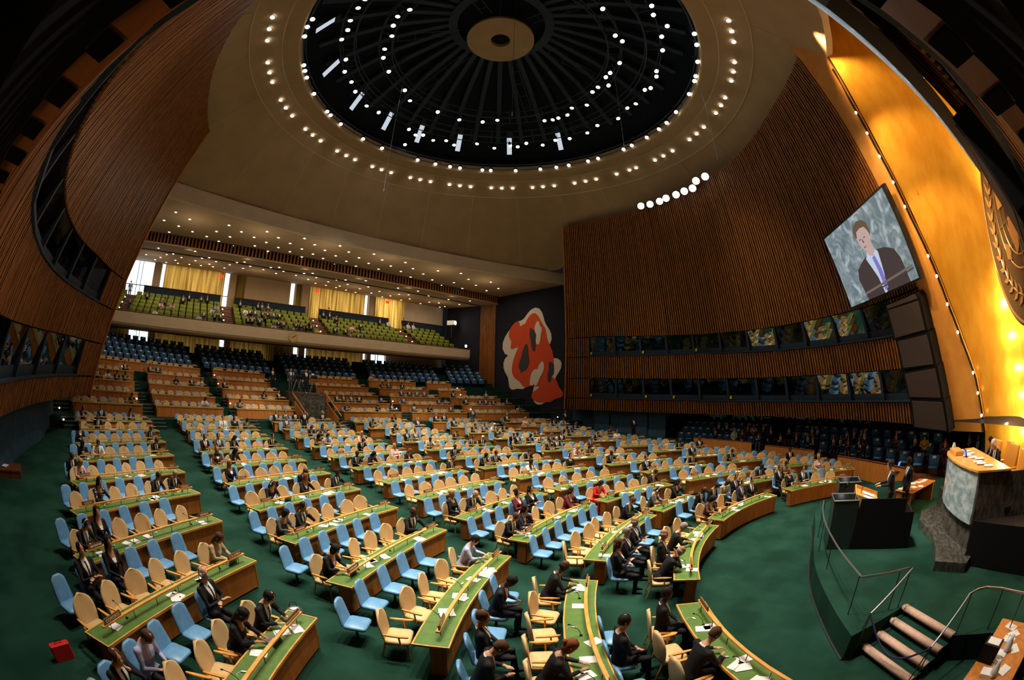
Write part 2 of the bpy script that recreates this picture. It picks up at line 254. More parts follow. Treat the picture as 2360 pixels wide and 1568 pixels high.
GALLERY=[(-18.46,4,'mk'),(-20.1,2,'mg'),(-16.43,2,'wp'),(-16.05,3,'wg'),(-15.05,2,'wp'),(-13.99,4,'mk'),(-13.34,5,'mk'),(-16.84,0,'mw'),(-11.75,5,'wg'),(-11.04,5,'wk'),(-10.42,2,'mw'),(-9.99,3,'ml'),(-11.41,1,'mg'),(-11.97,0,'ml'),(-10.18,1,'mk'),(-9.55,1,'mk'),(-6.95,5,'mk'),(-6.51,3,'mw'),(-6.0,3,'mk'),(-5.37,3,'mg'),(-4.59,3,'mk'),(-3.89,3,'wr'),(-3.16,3,'mg'),(-2.48,3,'mk'),(-4.82,5,'mk'),(-4.23,5,'mg'),(-3.46,5,'mg'),(-6.54,1,'mk'),(-6.0,1,'mk'),(-5.17,1,'mk'),(-4.38,2,'wr'),(-3.74,0,'wl'),(-3.03,1,'wr'),(-2.45,1,'mg'),(-1.65,0,'mg'),(-1.04,1,'wr'),(-0.43,1,'wk'),(0.18,1,'wy'),(0.88,2,'wr'),(0.74,1,'wo'),(1.2,0,'my'),(3.65,5,'mk'),(4.47,5,'mk'),(4.97,4,'wr'),(3.64,1,'mk'),(4.92,1,'mk'),(4.96,0,'mg'),(6.18,2,'mp'),(7.77,3,'mk'),(6.04,0,'mk'),(11.51,5,'mk'),(12.8,5,'mw'),(7.77,3,'mk'),(15.82,5,'mw'),(16.63,5,'mw')]
SIDE=[(20.33,16.15,1,'mk'),(20.11,15.39,1,'mk'),(18.75,14.43,0,'hw'),(18.48,13.7,0,'wc'),(19.46,13.46,1,'wR'),(19.24,12.89,1,'wp'),(18.91,12.09,1,'wk'),(17.89,12.26,0,'wg'),(19.29,16.16,0,'mk'),(17.82,9.86,1,'mk'),(16.99,10.43,0,'mk'),(16.75,8.05,1,'mk'),(16.48,7.64,1,'mk'),(16.28,9.19,0,'wr'),(15.73,8.31,0,'mk'),(15.46,7.91,0,'wr'),(14.38,6.43,0,'Bk'),(14.01,5.96,0,'mk'),(14.89,5.46,1,'mg'),(14.5,4.99,1,'mk'),(14.08,4.5,1,'Bk'),(13.57,5.43,0,'wc'),(12.94,4.73,0,'mk'),(11.98,2.35,1,'wR'),(10.78,1.3,1,'mk'),(10.17,0.81,1,'my'),(8.82,-0.19,1,'wR')]
DOWN=[(-15.75,37.14,16.6),(-14.45,38.21,16.6),(-16.83,39.48,16.6),(-15.41,40.35,16.6),(-16.35,42.41,16.6),(-14.04,41.23,16.6),(-10.93,38.0,16.6),(-11.81,40.11,16.6),(-9.65,39.06,16.6),(-12.59,41.94,16.6),(-10.43,40.92,16.6),(-8.32,39.86,16.6),(-7.57,37.82,16.6),(-6.3,38.79,16.6),(-6.99,40.64,16.6),(-4.23,37.68,16.6),(-4.95,39.7,16.6),(-2.91,38.75,16.6),(-0.91,37.67,16.6),(-3.53,40.61,16.6),(-1.57,39.69,16.6),(0.44,38.81,16.6),(-5.6,41.49,16.6),(-2.13,41.49,16.6),(-0.1,40.66,16.6),(1.97,39.86,16.6),(2.55,37.9,16.6),(1.44,41.67,16.6),(3.5,40.89,16.6),(4.0,39.03,16.6),(6.12,38.29,16.6),(5.65,40.29,16.6),(7.79,39.6,16.6),(10.08,38.55,16.6),(5.25,42.14,16.6),(7.43,41.35,16.6),(9.69,40.6,16.6),(11.75,41.96,16.6),(9.38,42.6,16.6),(13.91,43.29,16.6),(14.18,41.27,16.6),(12.32,37.68,16.6),(14.35,38.95,16.6),(16.77,38.1,16.6),(16.62,40.41,16.6),(16.54,42.75,16.6),(19.1,44.4,16.6),(19.22,41.53,16.6),(19.38,39.67,16.6),(22.46,41.29,16.6),(22.53,42.55,16.6),(22.61,44.05,16.6),(22.74,45.23,16.6),(-17.37,45.2,15.81),(-14.99,43.56,15.68),(-13.42,44.05,15.72),(-11.3,42.75,15.62),(-9.74,43.46,15.67),(-7.77,42.25,15.58),(-6.25,43.17,15.65),(-4.28,42.09,15.57),(-2.77,43.04,15.64),(-0.81,42.24,15.58),(0.91,43.37,15.67),(2.94,42.67,15.61),(4.9,44.2,15.73),(7.06,43.45,15.67),(9.31,45.04,15.8),(11.68,44.6,15.76),(14.38,46.5,15.91),(17.23,46.29,15.89),(20.66,48.5,16.07),(-19.14,49.79,16.17),(-16.57,47.97,16.03),(-15.78,47.06,15.96),(-17.42,50.27,16.21),(-14.87,48.46,16.07),(-12.57,46.99,15.95),(-11.83,46.15,15.88),(-18.21,52.2,16.36),(-15.61,50.68,16.24),(-13.23,49.08,16.11),(-10.95,47.72,16.01),(-8.79,46.35,15.9),(-8.1,45.44,15.83),(-16.83,52.97,16.42),(-15.32,52.46,16.38),(-13.88,52.04,16.35),(-12.48,51.62,16.31),(-11.54,49.91,16.18),(-9.33,48.37,16.06),(-7.18,47.28,15.97),(-11.03,51.27,16.29),(-9.67,50.88,16.26),(-7.68,49.28,16.13),(-5.13,46.09,15.88),(-4.43,45.21,15.81),(-5.55,48.07,16.04),(-3.5,47.07,15.96),(-1.38,46.3,15.9),(-0.73,45.33,15.82),(-1.74,48.24,16.05),(-3.86,49.09,16.11),(0.42,47.53,15.99),(2.57,46.85,15.94),(3.26,45.88,15.86),(0.13,49.61,16.16),(2.37,48.93,16.1),(4.6,48.46,16.07),(6.89,47.72,16.01),(7.63,46.75,15.93),(1.64,51.43,16.3),(3.11,51.76,16.32),(4.44,50.55,16.23),(6.87,50.04,16.19),(9.28,49.52,16.15),(11.81,49.15,16.12),(12.62,48.22,16.05),(4.59,52.15,16.35),(6.21,52.83,16.41),(9.27,51.77,16.32),(11.88,51.5,16.3),(14.62,51.25,16.28),(17.66,51.17,16.28),(18.61,50.28,16.21),(7.83,53.49,16.46),(11.77,53.58,16.47),(14.6,53.44,16.46),(17.8,53.6,16.47),(21.19,52.5,16.38),(9.48,54.09,16.51),(12.37,55.38,16.61),(14.25,56.24,16.68),(17.86,55.85,16.65),(21.34,53.93,16.49),(18.33,58.37,16.84),(21.61,59.59,16.94),(21.62,58.5,16.85),(21.54,57.33,16.76),(21.47,56.18,16.67),(21.57,55.23,16.6)]
DOMEDOTS=[-82.5,-78.6,-74.6,-66.5,-62.5,-58.5,-50.3,-46.4,-42.1,-34.3,-30.4,-26.4,-18.6,-14.6,-10.8,-3.6,0.1,3.9,11.3,15.0,18.9,25.9,29.7,33.6,41.1,44.9,48.8,56.0,59.8,63.9,71.4,75.5,79.5,87.4,106.8,103.1,111.0,119.2,123.0,127.0,134.7,138.5,142.1,149.3,152.9,156.5,163.6,167.1,170.5,92.5,95.2]
RIM=[(-81.5,11.61),(-78.2,11.74),(-74.3,11.88),(-61.6,11.97),(-58.9,11.79),(-55.6,11.83),(-47.0,11.92),(-36.3,12.13),(-33.9,12.22),(-27.5,12.19),(-15.2,12.71),(-5.8,12.8),(10.2,13.2),(17.8,12.55),(23.9,12.88),(28.0,12.61),(37.1,12.62),(40.5,12.7),(50.6,12.75),(60.6,12.54),(67.2,12.49),(72.4,12.39),(80.6,12.21),(85.0,12.39),(96.7,11.82),(100.8,11.73),(108.4,11.95),(115.2,11.78),(119.9,11.75),(126.9,11.68),(137.5,11.87),(144.2,11.95),(146.5,11.97),(153.1,12.05),(160.3,12.14),(164.7,12.15)]
TR2=[(-89.8,9.48),(-85.1,9.5),(-78.4,9.54),(-73.5,9.48),(-68.2,9.72),(-57.0,9.45),(-49.8,9.73),(-42.9,9.59),(-36.5,9.76),(-25.8,9.91),(-19.1,9.68),(4.2,11.9),(-0.7,9.75),(4.2,10.15),(7.1,9.82),(13.0,10.14),(18.5,9.76),(23.0,10.18),(33.1,9.52),(41.5,10.02),(49.0,9.66),(52.4,9.83),(56.9,9.38),(64.1,9.91),(71.0,9.52),(77.7,9.72),(87.0,9.68),(94.3,9.31),(104.7,9.71),(113.2,9.41),(117.7,9.64),(127.8,9.48),(129.7,9.77),(137.2,9.78),(140.3,9.67),(152.1,9.89),(159.1,9.94),(169.7,9.94),(173.6,10.13),(163.7,10.42)]
TR1=[(-92.7,6.92),(-85.9,7.16),(-79.5,7.05),(-72.2,6.83),(-61.8,7.07),(-55.1,7.15),(-43.6,7.02),(-24.9,6.81),(-15.2,7.24),(3.9,6.91),(19.0,7.05),(33.4,6.83),(42.5,6.47),(71.5,7.13),(76.3,7.27),(80.0,7.26),(86.1,7.27),(92.5,6.77),(100.8,7.24),(112.8,6.63),(118.3,6.7),(128.4,6.78),(122.1,7.25),(132.6,6.93),(141.2,7.36),(156.6,7.61),(161.0,7.32),(178.5,7.62)]
SCREEN=[(8.93,4.82,12.46),(4.05,1.56,12.75),(4.87,0.53,9.15),(9.62,3.77,9.01)]
PANELS=[[(7.56,1.96,8.59),(5.54,0.7,8.65),(5.51,0.6,8.45),(7.57,1.91,8.45)],[(7.58,1.89,8.39),(5.51,0.57,8.37),(5.85,0.28,7.21),(7.89,1.57,7.16)],[(7.85,1.46,6.99),(5.86,0.2,7.01),(6.14,-0.14,5.81),(8.13,1.14,5.8)],[(8.19,1.06,5.52),(6.12,-0.22,5.63),(6.36,-0.6,4.4),(8.41,0.74,4.46)],[(8.35,0.62,4.27),(6.35,-0.67,4.21),(6.57,-1.06,2.98),(8.68,0.31,3.04)]]
WALLLAMPS=[(14.23,18.45,19.13),(14.05,17.56,18.99),(13.79,16.61,18.91),(13.56,15.95,18.91),(13.21,14.97,18.82),(12.88,14.17,18.77),(12.54,13.39,18.67),(12.17,12.93,18.97),(11.72,12.07,18.89)]
STRIPR=[[5.4,-3.01,2.83],[5.06,-2.18,5.11],[5.01,-1.11,7.35],[4.41,0.41,11.51],[3.74,1.25,14.41],[3.1,1.72,16.52]]
# ================================================================== FLOOR
def floor():
    b = MB(); rs = [0.01, 4, 8.72]+[8.72+1.2*i for i in range(1, 24)]+[36.9]
    angs = [-180+7.5*i for i in range(49)]; n = len(angs)
    rs += [44]
    vs = [P(r, a, zfloor(min(r, 36.9)) if r < 40 else zfloor(36.9)) for r in rs for a in angs]
    fs = [(i*n+j, (i+1)*n+j, (i+1)*n+j+1, i*n+j+1) for i in range(len(rs)-1) for j in range(n-1)]
    b.add(vs, fs); struct('floor', b, 'carpet', True)
floor()
TR, TZ = [39.2+2*k for k in range(5)], [2.03, 2.68, 3.34, 4.08, 4.84]
AISLES = [(-35.5,-33.4), (-24.9,-22.9), (-13.0,-10.9), (-1.2,1.2), (9.7,11.7), (20.6,22.6), (33.0,36.0)]
def tiers():
    b = MB(); zs = [zfloor(36.9)]+TZ+[5.30+.45*i for i in range(5)]
    re = [37.55, 39.15+.45-1.0+.6]
    edges = [37.6]+[TR[k]+.35-1.0+.15 for k in range(1,5)]+[48.3+.95*i for i in range(5)]
    angs = [-48+2*i for i in range(49)]
    for k in range(1, len(zs)):
        r0 = edges[k-1]; r1 = edges[k] if k < len(edges) else 54.4
        for j in range(len(angs)-1):
            a, c = angs[j], angs[j+1]
            b.add([P(r0,a,zs[k-1]-.5), P(r0,c,zs[k-1]-.5), P(r0,c,zs[k]), P(r0,a,zs[k]), P(r1,c,zs[k]), P(r1,a,zs[k])], [(0,1,2,3),(3,2,4,5)])
    struct('floor_tiers', b, 'carpet')
    # stairs in the aisles: two extra treads with pale nosings per tier
    names = ['nearest the window side wall', 'second from the near wall', 'third from the near wall', 'beside the camera platform', 'fifth from the near wall', 'sixth from the near wall', 'by the mural wall']
    for ai, (a0, a1) in enumerate(AISLES):
        st = MB(); no = MB()
        for k in range(1, 7):
            z0, z1 = zs[k-1], zs[k]; re_ = edges[k-1]
            for q in range(3):
                zz = z0+(z1-z0)*(q+1)/3; rr = re_-.62+.31*q
                if q < 2:
                    pa = [P(rr,a0,zz), P(rr,a1,zz), P(re_+.02,a1,zz), P(re_+.02,a0,zz)]
                    st.prism(pa, (0,0,-(zz-z0)-.05))
                pa = [P(rr-.02,a0,zz+.012), P(rr-.02,a1,zz+.012), P(rr+.07,a1,zz+.012), P(rr+.07,a0,zz+.012)]
                no.prism(pa, (0,0,-.05))
        o = st.build('aisle_stairs', 'carpet'); tag(o, 'green carpeted aisle stairs with pale nosings, '+names[ai], 'stairs', 'aisle stairs between the raised rear desks')
        no.build('nosing', 'nosing_dark', o)
tiers()
# ================================================================== SIDE WALLS (two leaning, curved, slatted walls)
WSC, WWC, WR, WL = 23.70, -7.74, 28.27, .36
def wall_pt(u, z, side, off=0.0):
    """u 0 = gallery end, 1 = rostrum end; off > 0 towards the hall"""
    t = (z-3.2)/16.4
    A0 = (14.2-6.15*t) if side > 0 else (16.9-2.3*t); A1 = -58.9-2.9*t
    a = radians(A0+(A1-A0)*u); r = WR-WL*(z-5.3)-off
    return Vector((side*(WWC+r*cos(a)), WSC+r*sin(a), z))
def lv(s, pts):  # piecewise linear in y
    if s <= pts[0][0]: return pts[0][1]
    for (a, x), (b, y) in zip(pts, pts[1:]):
        if s <= b: return x+(y-x)*(s-a)/(b-a)
    return pts[-1][1]
Z_BOT = [(-1.5,2.97),(.3,3.09),(4,3.16),(20,3.18),(31,3.28)]
Z_L0 = [(0,4.18),(10,4.2),(20,4.3),(27,4.4)]          # top of the lowest slat band
Z_L1 = [(0,5.73),(10,5.87),(17,6.02),(27,6.29)]       # foot of the middle slat band
Z_U0 = [(0,7.25),(10,7.6),(16,7.95),(26,8.25)]
Z_U1 = [(3,8.92),(10,9.06),(16,9.34),(26,9.96)]
Z_TOP = [(3,19.6),(8,19.15),(12,19.1),(19,19.2),(27,19.55)]
NS = 152
U_W0 = .07
U_W1L, U_W1U = .945, .93
def side_walls():
    for side, nm in ((1,'wall_far'), (-1,'wall_near')):
        b = MB(); rnd = random.Random(3)
        back = MB(); caps = MB()
        bands = [(Z_BOT, Z_L0, 0, 1), (Z_L0, Z_L1, 0, U_W0), (Z_L0, Z_L1, U_W1L, 1), (Z_L1, Z_U0, 0, 1), (Z_U0, Z_U1, 0, U_W0), (Z_U0, Z_U1, U_W1U, 1), (Z_U1, Z_TOP, 0, 1)]
        for bi, (za, zb, ua, ub) in enumerate(bands):
            for i in range(NS):
                u = (i+.5)/NS
                if not ua <= u <= ub: continue
                y = wall_pt(u, 6, side).y
                z0, z1 = lv(y, za)+(.04 if bi else 0), lv(y, zb)-.04
                wd = .105+.025*rnd.random(); du = wd/NS/.238/2; du2 = du
                top = z1
                if za is Z_U1: du2 = du*.85
                dep = .06+.03*rnd.random()
                q = [wall_pt(u-du, z0, side, 0), wall_pt(u+du, z0, side, 0), wall_pt(u+du, z0, side, dep), wall_pt(u-du, z0, side, dep)]
                t = [wall_pt(u-du, z1, side, 0), wall_pt(u+du, z1, side, 0), wall_pt(u+du, z1, side, dep), wall_pt(u-du, z1, side, dep)]
                b.loft([q, t] if side < 0 else [q[::-1], t[::-1]])
                if side < 0 and za is Z_L1 and (q[0]-cam.matrix_world.translation).length < 4.5:
                    cm = sum(q, Vector())/4; caps.prism([cm+(p-cm)*.86-Vector((0,0,.004)) for p in q], (0,0,-.006))
            # dark backing behind the slats
            N = max(2, int(60*(ub-ua)))
            for i in range(N):
                u0, u1 = ua+(ub-ua)*i/N, ua+(ub-ua)*(i+1)/N
                y0, y1 = wall_pt(u0,6,side).y, wall_pt(u1,6,side).y
                pts = [wall_pt(u0, lv(y0,za), side, -.14), wall_pt(u1, lv(y1,za), side, -.14), wall_pt(u1, lv(y1,zb), side, -.14), wall_pt(u0, lv(y0,zb), side, -.14)]
                out = [wall_pt(u0, lv(y0,za), side, -.28), wall_pt(u1, lv(y1,za), side, -.28), wall_pt(u1, lv(y1,zb), side, -.28), wall_pt(u0, lv(y0,zb), side, -.28)]
                back.add(pts+out, [(0,1,2,3),(7,6,5,4),(0,4,5,1),(3,2,6,7)])
        o = struct(nm, b, 'slat')
        back.build('wall_backing', 'dark_gap', o)
        if caps.f: caps.build('slat_end_shade', 'dark_gap', o)  # black plates paint in the shade inside the hollow slat ends
        # end edge board towards the gallery
        e = MB()
        for z0, z1 in ((3.28,6.3),(6.3,9.95),(9.95,19.55)):
            q = [wall_pt(0,z0,side,-.3), wall_pt(0,z0,side,.16), wall_pt(.003,z0,side,.16), wall_pt(.003,z0,side,-.3)]
            t = [wall_pt(0,z1,side,-.3), wall_pt(0,z1,side,.16), wall_pt(.003,z1,side,.16), wall_pt(.003,z1,side,-.3)]
            e.loft([q,t])
        e.build('end_board', 'wood_panel', o)
side_walls()
def booths():
    cnt = 0
    for side in (1,-1):
        for lvl, (za, zb, u1, n) in enumerate(((Z_L0, Z_L1, U_W1L, 11), (Z_U0, Z_U1, U_W1U, 11))):
            for i in range(n):
                a, c = U_W0+(u1-U_W0)*i/n, U_W0+(u1-U_W0)*(i+1)/n
                ya, yc = wall_pt(a,6,side).y, wall_pt(c,6,side).y
                um = wall_pt((a+c)/2, 5, side)
                if side < 0 and lvl == 0 and (um-cam.matrix_world.translation).length < 2.6: continue  # the opening the camera looks out of
                cnt += 1; fr = MB()
                z00, z01, z10, z11 = lv(ya,za), lv(ya,zb), lv(yc,za), lv(yc,zb)
                def W(u, t, off): 
                    z = (z00+(z10-z00)*(u-a)/(c-a))*(1-t)+(z01+(z11-z01)*(u-a)/(c-a))*t
                    return wall_pt(u, z, side, off)
                dm = (c-a)*.035
                # mullions, sill shelf, apron
                for u0, u2 in ((a, a+dm), (c-dm, c)):
                    fr.loft([[W(u0,0,-.32), W(u2,0,-.32), W(u2,0,-.02), W(u0,0,-.02)], [W(u0,1,-.32), W(u2,1,-.32), W(u2,1,-.02), W(u0,1,-.02)]])
                fr.loft([[W(a,0,-.35), W(a,0,.12), W(a,.05,.12), W(a,.05,-.35)], [W(c,0,-.35), W(c,0,.12), W(c,.05,.12), W(c,.05,-.35)]])
                fr.loft([[W(a,.05,-.35), W(a,.05,-.2), W(a,.27,-.2), W(a,.27,-.35)], [W(c,.05,-.35), W(c,.05,-.2), W(c,.27,-.2), W(c,.27,-.35)]])
                fo = struct('window_%d' % cnt, fr, 'navy_frame')
                g = MB(); g.loft([[W(a+dm,.27,-.22), W(a+dm,.27,-.24), W(a+dm,1,-.05), W(a+dm,1,-.07)], [W(c-dm,.27,-.22), W(c-dm,.27,-.24), W(c-dm,1,-.05), W(c-dm,1,-.07)]])
                mirror = (side > 0 and ((lvl == 0 and i in (8,9)) or (lvl == 1 and i in (6,8,9)))) or (side < 0 and lvl == 0 and i < 4)
                g.build('pane', 'glass_mirror' if mirror else 'glass', fo)
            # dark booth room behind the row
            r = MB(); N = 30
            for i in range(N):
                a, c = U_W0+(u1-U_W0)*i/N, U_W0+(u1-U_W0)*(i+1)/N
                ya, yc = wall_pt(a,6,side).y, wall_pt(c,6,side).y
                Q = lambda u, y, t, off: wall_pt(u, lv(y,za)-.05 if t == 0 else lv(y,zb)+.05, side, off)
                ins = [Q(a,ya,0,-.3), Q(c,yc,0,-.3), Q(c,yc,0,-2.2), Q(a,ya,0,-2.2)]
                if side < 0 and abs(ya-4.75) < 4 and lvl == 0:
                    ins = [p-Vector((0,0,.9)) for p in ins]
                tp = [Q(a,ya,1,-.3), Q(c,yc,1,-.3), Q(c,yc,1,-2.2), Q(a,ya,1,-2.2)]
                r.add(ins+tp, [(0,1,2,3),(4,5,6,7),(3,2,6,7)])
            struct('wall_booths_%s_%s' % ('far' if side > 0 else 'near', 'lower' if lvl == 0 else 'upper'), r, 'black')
    # yellow number plates
    for lvl, za, u1, L in ((1,Z_U0,U_W1U,((0,'34'),(2,'33'),(4,'32'))), (0,Z_L0,U_W1L,((0,'17'),(2,'16'),(3,'15'),(5,'14')))):
        for i, t in L:
            u = U_W0+(u1-U_W0)*(i+.05)/11; y = wall_pt(u,6,1).y; z = lv(y,za)+.3
            p = wall_pt(u, z, 1, -.12); a = atan2(-(p.y-WSC), -(p.x-WWC))
            b = MB().box((0,0,0), (.28,.02,.24)); o = b.build('number_plate', 'yellow_sign'); o.location = p; o.rotation_euler = (0,0,a-pi/2)
            tag(o, 'yellow plate reading %s below the %s booth windows' % (t, 'upper' if lvl else 'lower'), 'sign', 'yellow booth number plates')
            text(t, .2, 'black', o, (0,-.014,-.07), (pi/2,0,0))
def text(body, size, m, parent=None, loc=(0,0,0), rot=(0,0,0), name='lettering', align='CENTER', ext=.002):
    c = bpy.data.curves.new(name, 'FONT'); c.body = body; c.size = size; c.align_x = align; c.extrude = ext
    c.materials.append(M[m]); c.resolution_u = 2
    o = bpy.data.objects.new(name, c); COL.objects.link(o); o.location = loc; o.rotation_euler = rot
    if parent: o.parent = parent
    return o
booths()
# near booth surroundings: ceiling over the camera opening is the underside of the slatted band (built above)
# ================================================================== BELOW THE SIDE WALLS
def off_arc(rr, y): return WWC+sqrt(max(0, rr*rr-(y-WSC)**2))
def low_walls():
    b = MB(); ys = [31.5-1.0*i for i in range(12)]
    for s, nm in ((1,'wall_far_lower'),(-1,'wall_near_lower')):
        b = MB()
        for y0, y1 in zip(ys, ys[1:]):
            x0, x1 = off_arc(29.9+(.0 if y0 < 27 else (y0-27)*.35), y0), off_arc(29.9+(.0 if y1 < 27 else (y1-27)*.35), y1)
            b.add([(s*x0,y0,-.2),(s*x1,y1,-.2),(s*x1,y1,4.6),(s*x0,y0,4.6)], [(0,1,2,3)])
        struct(nm, b, 'blue_wall')
    # recess for the side seating: back wall of glass-fronted booths
    for s, nm in ((1,'wall_far_recess'),(-1,'wall_near_recess')):
        b = MB(); ys = [20.5-1.2*i for i in range(21)]
        for y0, y1 in zip(ys, ys[1:]):
            x0, x1 = off_arc(34.2, y0), off_arc(34.2, y1)
            b.add([(s*x0,y0,-.2),(s*x1,y1,-.2),(s*x1,y1,4.4),(s*x0,y0,4.4)], [(0,1,2,3)])
        x0 = off_arc(29.9,20.5); x1 = off_arc(34.2,20.5)
        b.add([(s*x0,20.5,-.2),(s*x1,20.5,-.2),(s*x1,20.5,4.4),(s*x0,20.5,4.4)], [(0,1,2,3)])
        struct(nm, b, 'navy')
        c = MB()
        for i in range(40):
            y0, y1 = 32-.9*i, 31.1-.9*i
            if y1 < -4: break
            c.add([(s*off_arc(28.9,y0),y0,3.35),(s*off_arc(28.9,y1),y1,3.35),(s*off_arc(34.3,y1),y1,4.3),(s*off_arc(34.3,y0),y0,4.3)], [(0,1,2,3)])
        struct('ceiling_'+('far' if s > 0 else 'near')+'_soffit', c, 'black')
    # glass windows along the far recess
    for i in range(4):
        y0, y1 = 19.6-4.6*i, 15.6-4.6*i; a, c = Vector((off_arc(34.0,y0),y0,2.3)), Vector((off_arc(34.0,y1),y1,2.3))
        g = MB().prism([a, c, c+Vector((-.15,0,1.7)), a+Vector((-.15,0,1.7))], (.03,0,0))
        o = struct('window_%d' % (60+i), g, 'glass_mirror')
        f = MB()
        for p in (a, c): f.cyl(p, p+Vector((-.15,0,1.75)), .05, n=4)
        f.cyl(a, c, .05, n=4); f.build('window_frame', 'navy_frame', o)
    # door in the blue wall
    for i, y in enumerate((27.3, 23.2)):
        p = Vector((off_arc(29.8,y), y, zfloor(hypot(off_arc(29.8,y),y)))); a = atan2(-(y-WSC), -(p.x-WWC))-pi/2
        d = MB(); d.box((0,0,1.1), (1.5,.06,2.2)); o = d.build('door_%d' % (i+1), 'blue_wall'); o.location = p; o.rotation_euler = (0,0,a); tag(o, kind='structure')
        h = MB(); h.tube([(-.5,-.1,1.0),(-.5,-.14,1.02),(.5,-.14,1.02),(.5,-.1,1.0)], .02); h.build('push_bar', 'metal', o)
        fr = MB(); [fr.box((x,0,1.15), (.08,.1,2.3)) for x in (-.8,.8)]; fr.box((0,0,2.28), (1.68,.1,.08)); fr.build('door_frame', 'navy_frame', o)
low_walls()
def mural_wall():
    b = MB(); b.box((23.0,41.5,8.3), (.4,25,17.0)); struct('wall_mural', b, 'mural_wall')
    b = MB(); b.box((-23.6,41.5,8.3), (.4,25,17.0)); struct('wall_near_rear', b, 'mural_wall')
    # slatted pilaster
    b = MB()
    for i in range(11): b.box((22.7,43.7+.26*i,10.2), (.2,.12,12.6))
    struct('trim_1', b, 'slat')
    # abstract mural: generic stand-in, soft red, cream and grey shapes in the same place
    def blob(cy_, cz, ry, rz, tilt, seed, n=36, amp=.22):
        rn = random.Random(seed); ph = [rn.uniform(0, 6.28) for _ in range(4)]; o = []
        for i in range(n):
            a = 2*pi*i/n; k = 1+amp*sin(2*a+ph[0])+amp*.7*sin(3*a+ph[1])+amp*.4*sin(5*a+ph[2])
            y, z = ry*k*cos(a), rz*k*sin(a); c_, s_ = cos(tilt), sin(tilt)
            o.append((cy_+y*c_-z*s_, cz+y*s_+z*c_))
        return o
    root = empty('wall_mural_painting', (22.78,38,9))
    tag(root, 'large abstract mural of red and cream shapes on the dark wall', 'mural')
    shapes = [('cream_shape','mural_white',blob(38.2,11.4,3.1,2.9,.35,11)), ('cream_shape','mural_white',blob(35.6,6.6,2.6,2.2,-.5,5)), ('cream_shape','mural_white',blob(39.6,7.2,2.0,2.4,.2,8)), ('red_shape','mural_red',blob(37.4,9.1,2.5,4.6,.38,21,48,.2)), ('red_shape','mural_red',blob(39.9,11.6,1.0,1.9,.5,4)), ('red_shape','mural_red',blob(35.0,5.0,2.0,1.3,.2,33)),
              ('cream_patch','mural_white',blob(36.5,11.6,.5,1.2,.1,2)), ('cream_patch','mural_white',blob(36.6,6.8,.65,1.5,.45,9)), ('grey_patch','mural_grey',blob(38.6,8.6,.6,1.7,.4,14)), ('grey_patch','mural_grey',blob(37.3,11.0,.45,1.2,-.3,17)), ('grey_patch','mural_grey',blob(34.6,7.2,.42,.9,.1,19))]
    for k, (nm, m, pl) in enumerate(shapes):
        x = 22.79-.012*k; q = MB(); c0 = (sum(p[0] for p in pl)/len(pl), sum(p[1] for p in pl)/len(pl)); n = len(pl)
        vs = [(x-22.78, c0[0]-38, c0[1]-9)]+[(x-22.78, y-38, z-9) for y, z in pl]+[(x-22.768, y-38, z-9) for y, z in pl]
        q.add(vs, [(0, 1+(i+1)%n, 1+i) for i in range(n)]+[(1+i, 1+(i+1)%n, 1+n+(i+1)%n, 1+n+i) for i in range(n)]); q.build(nm, m, root)
mural_wall()
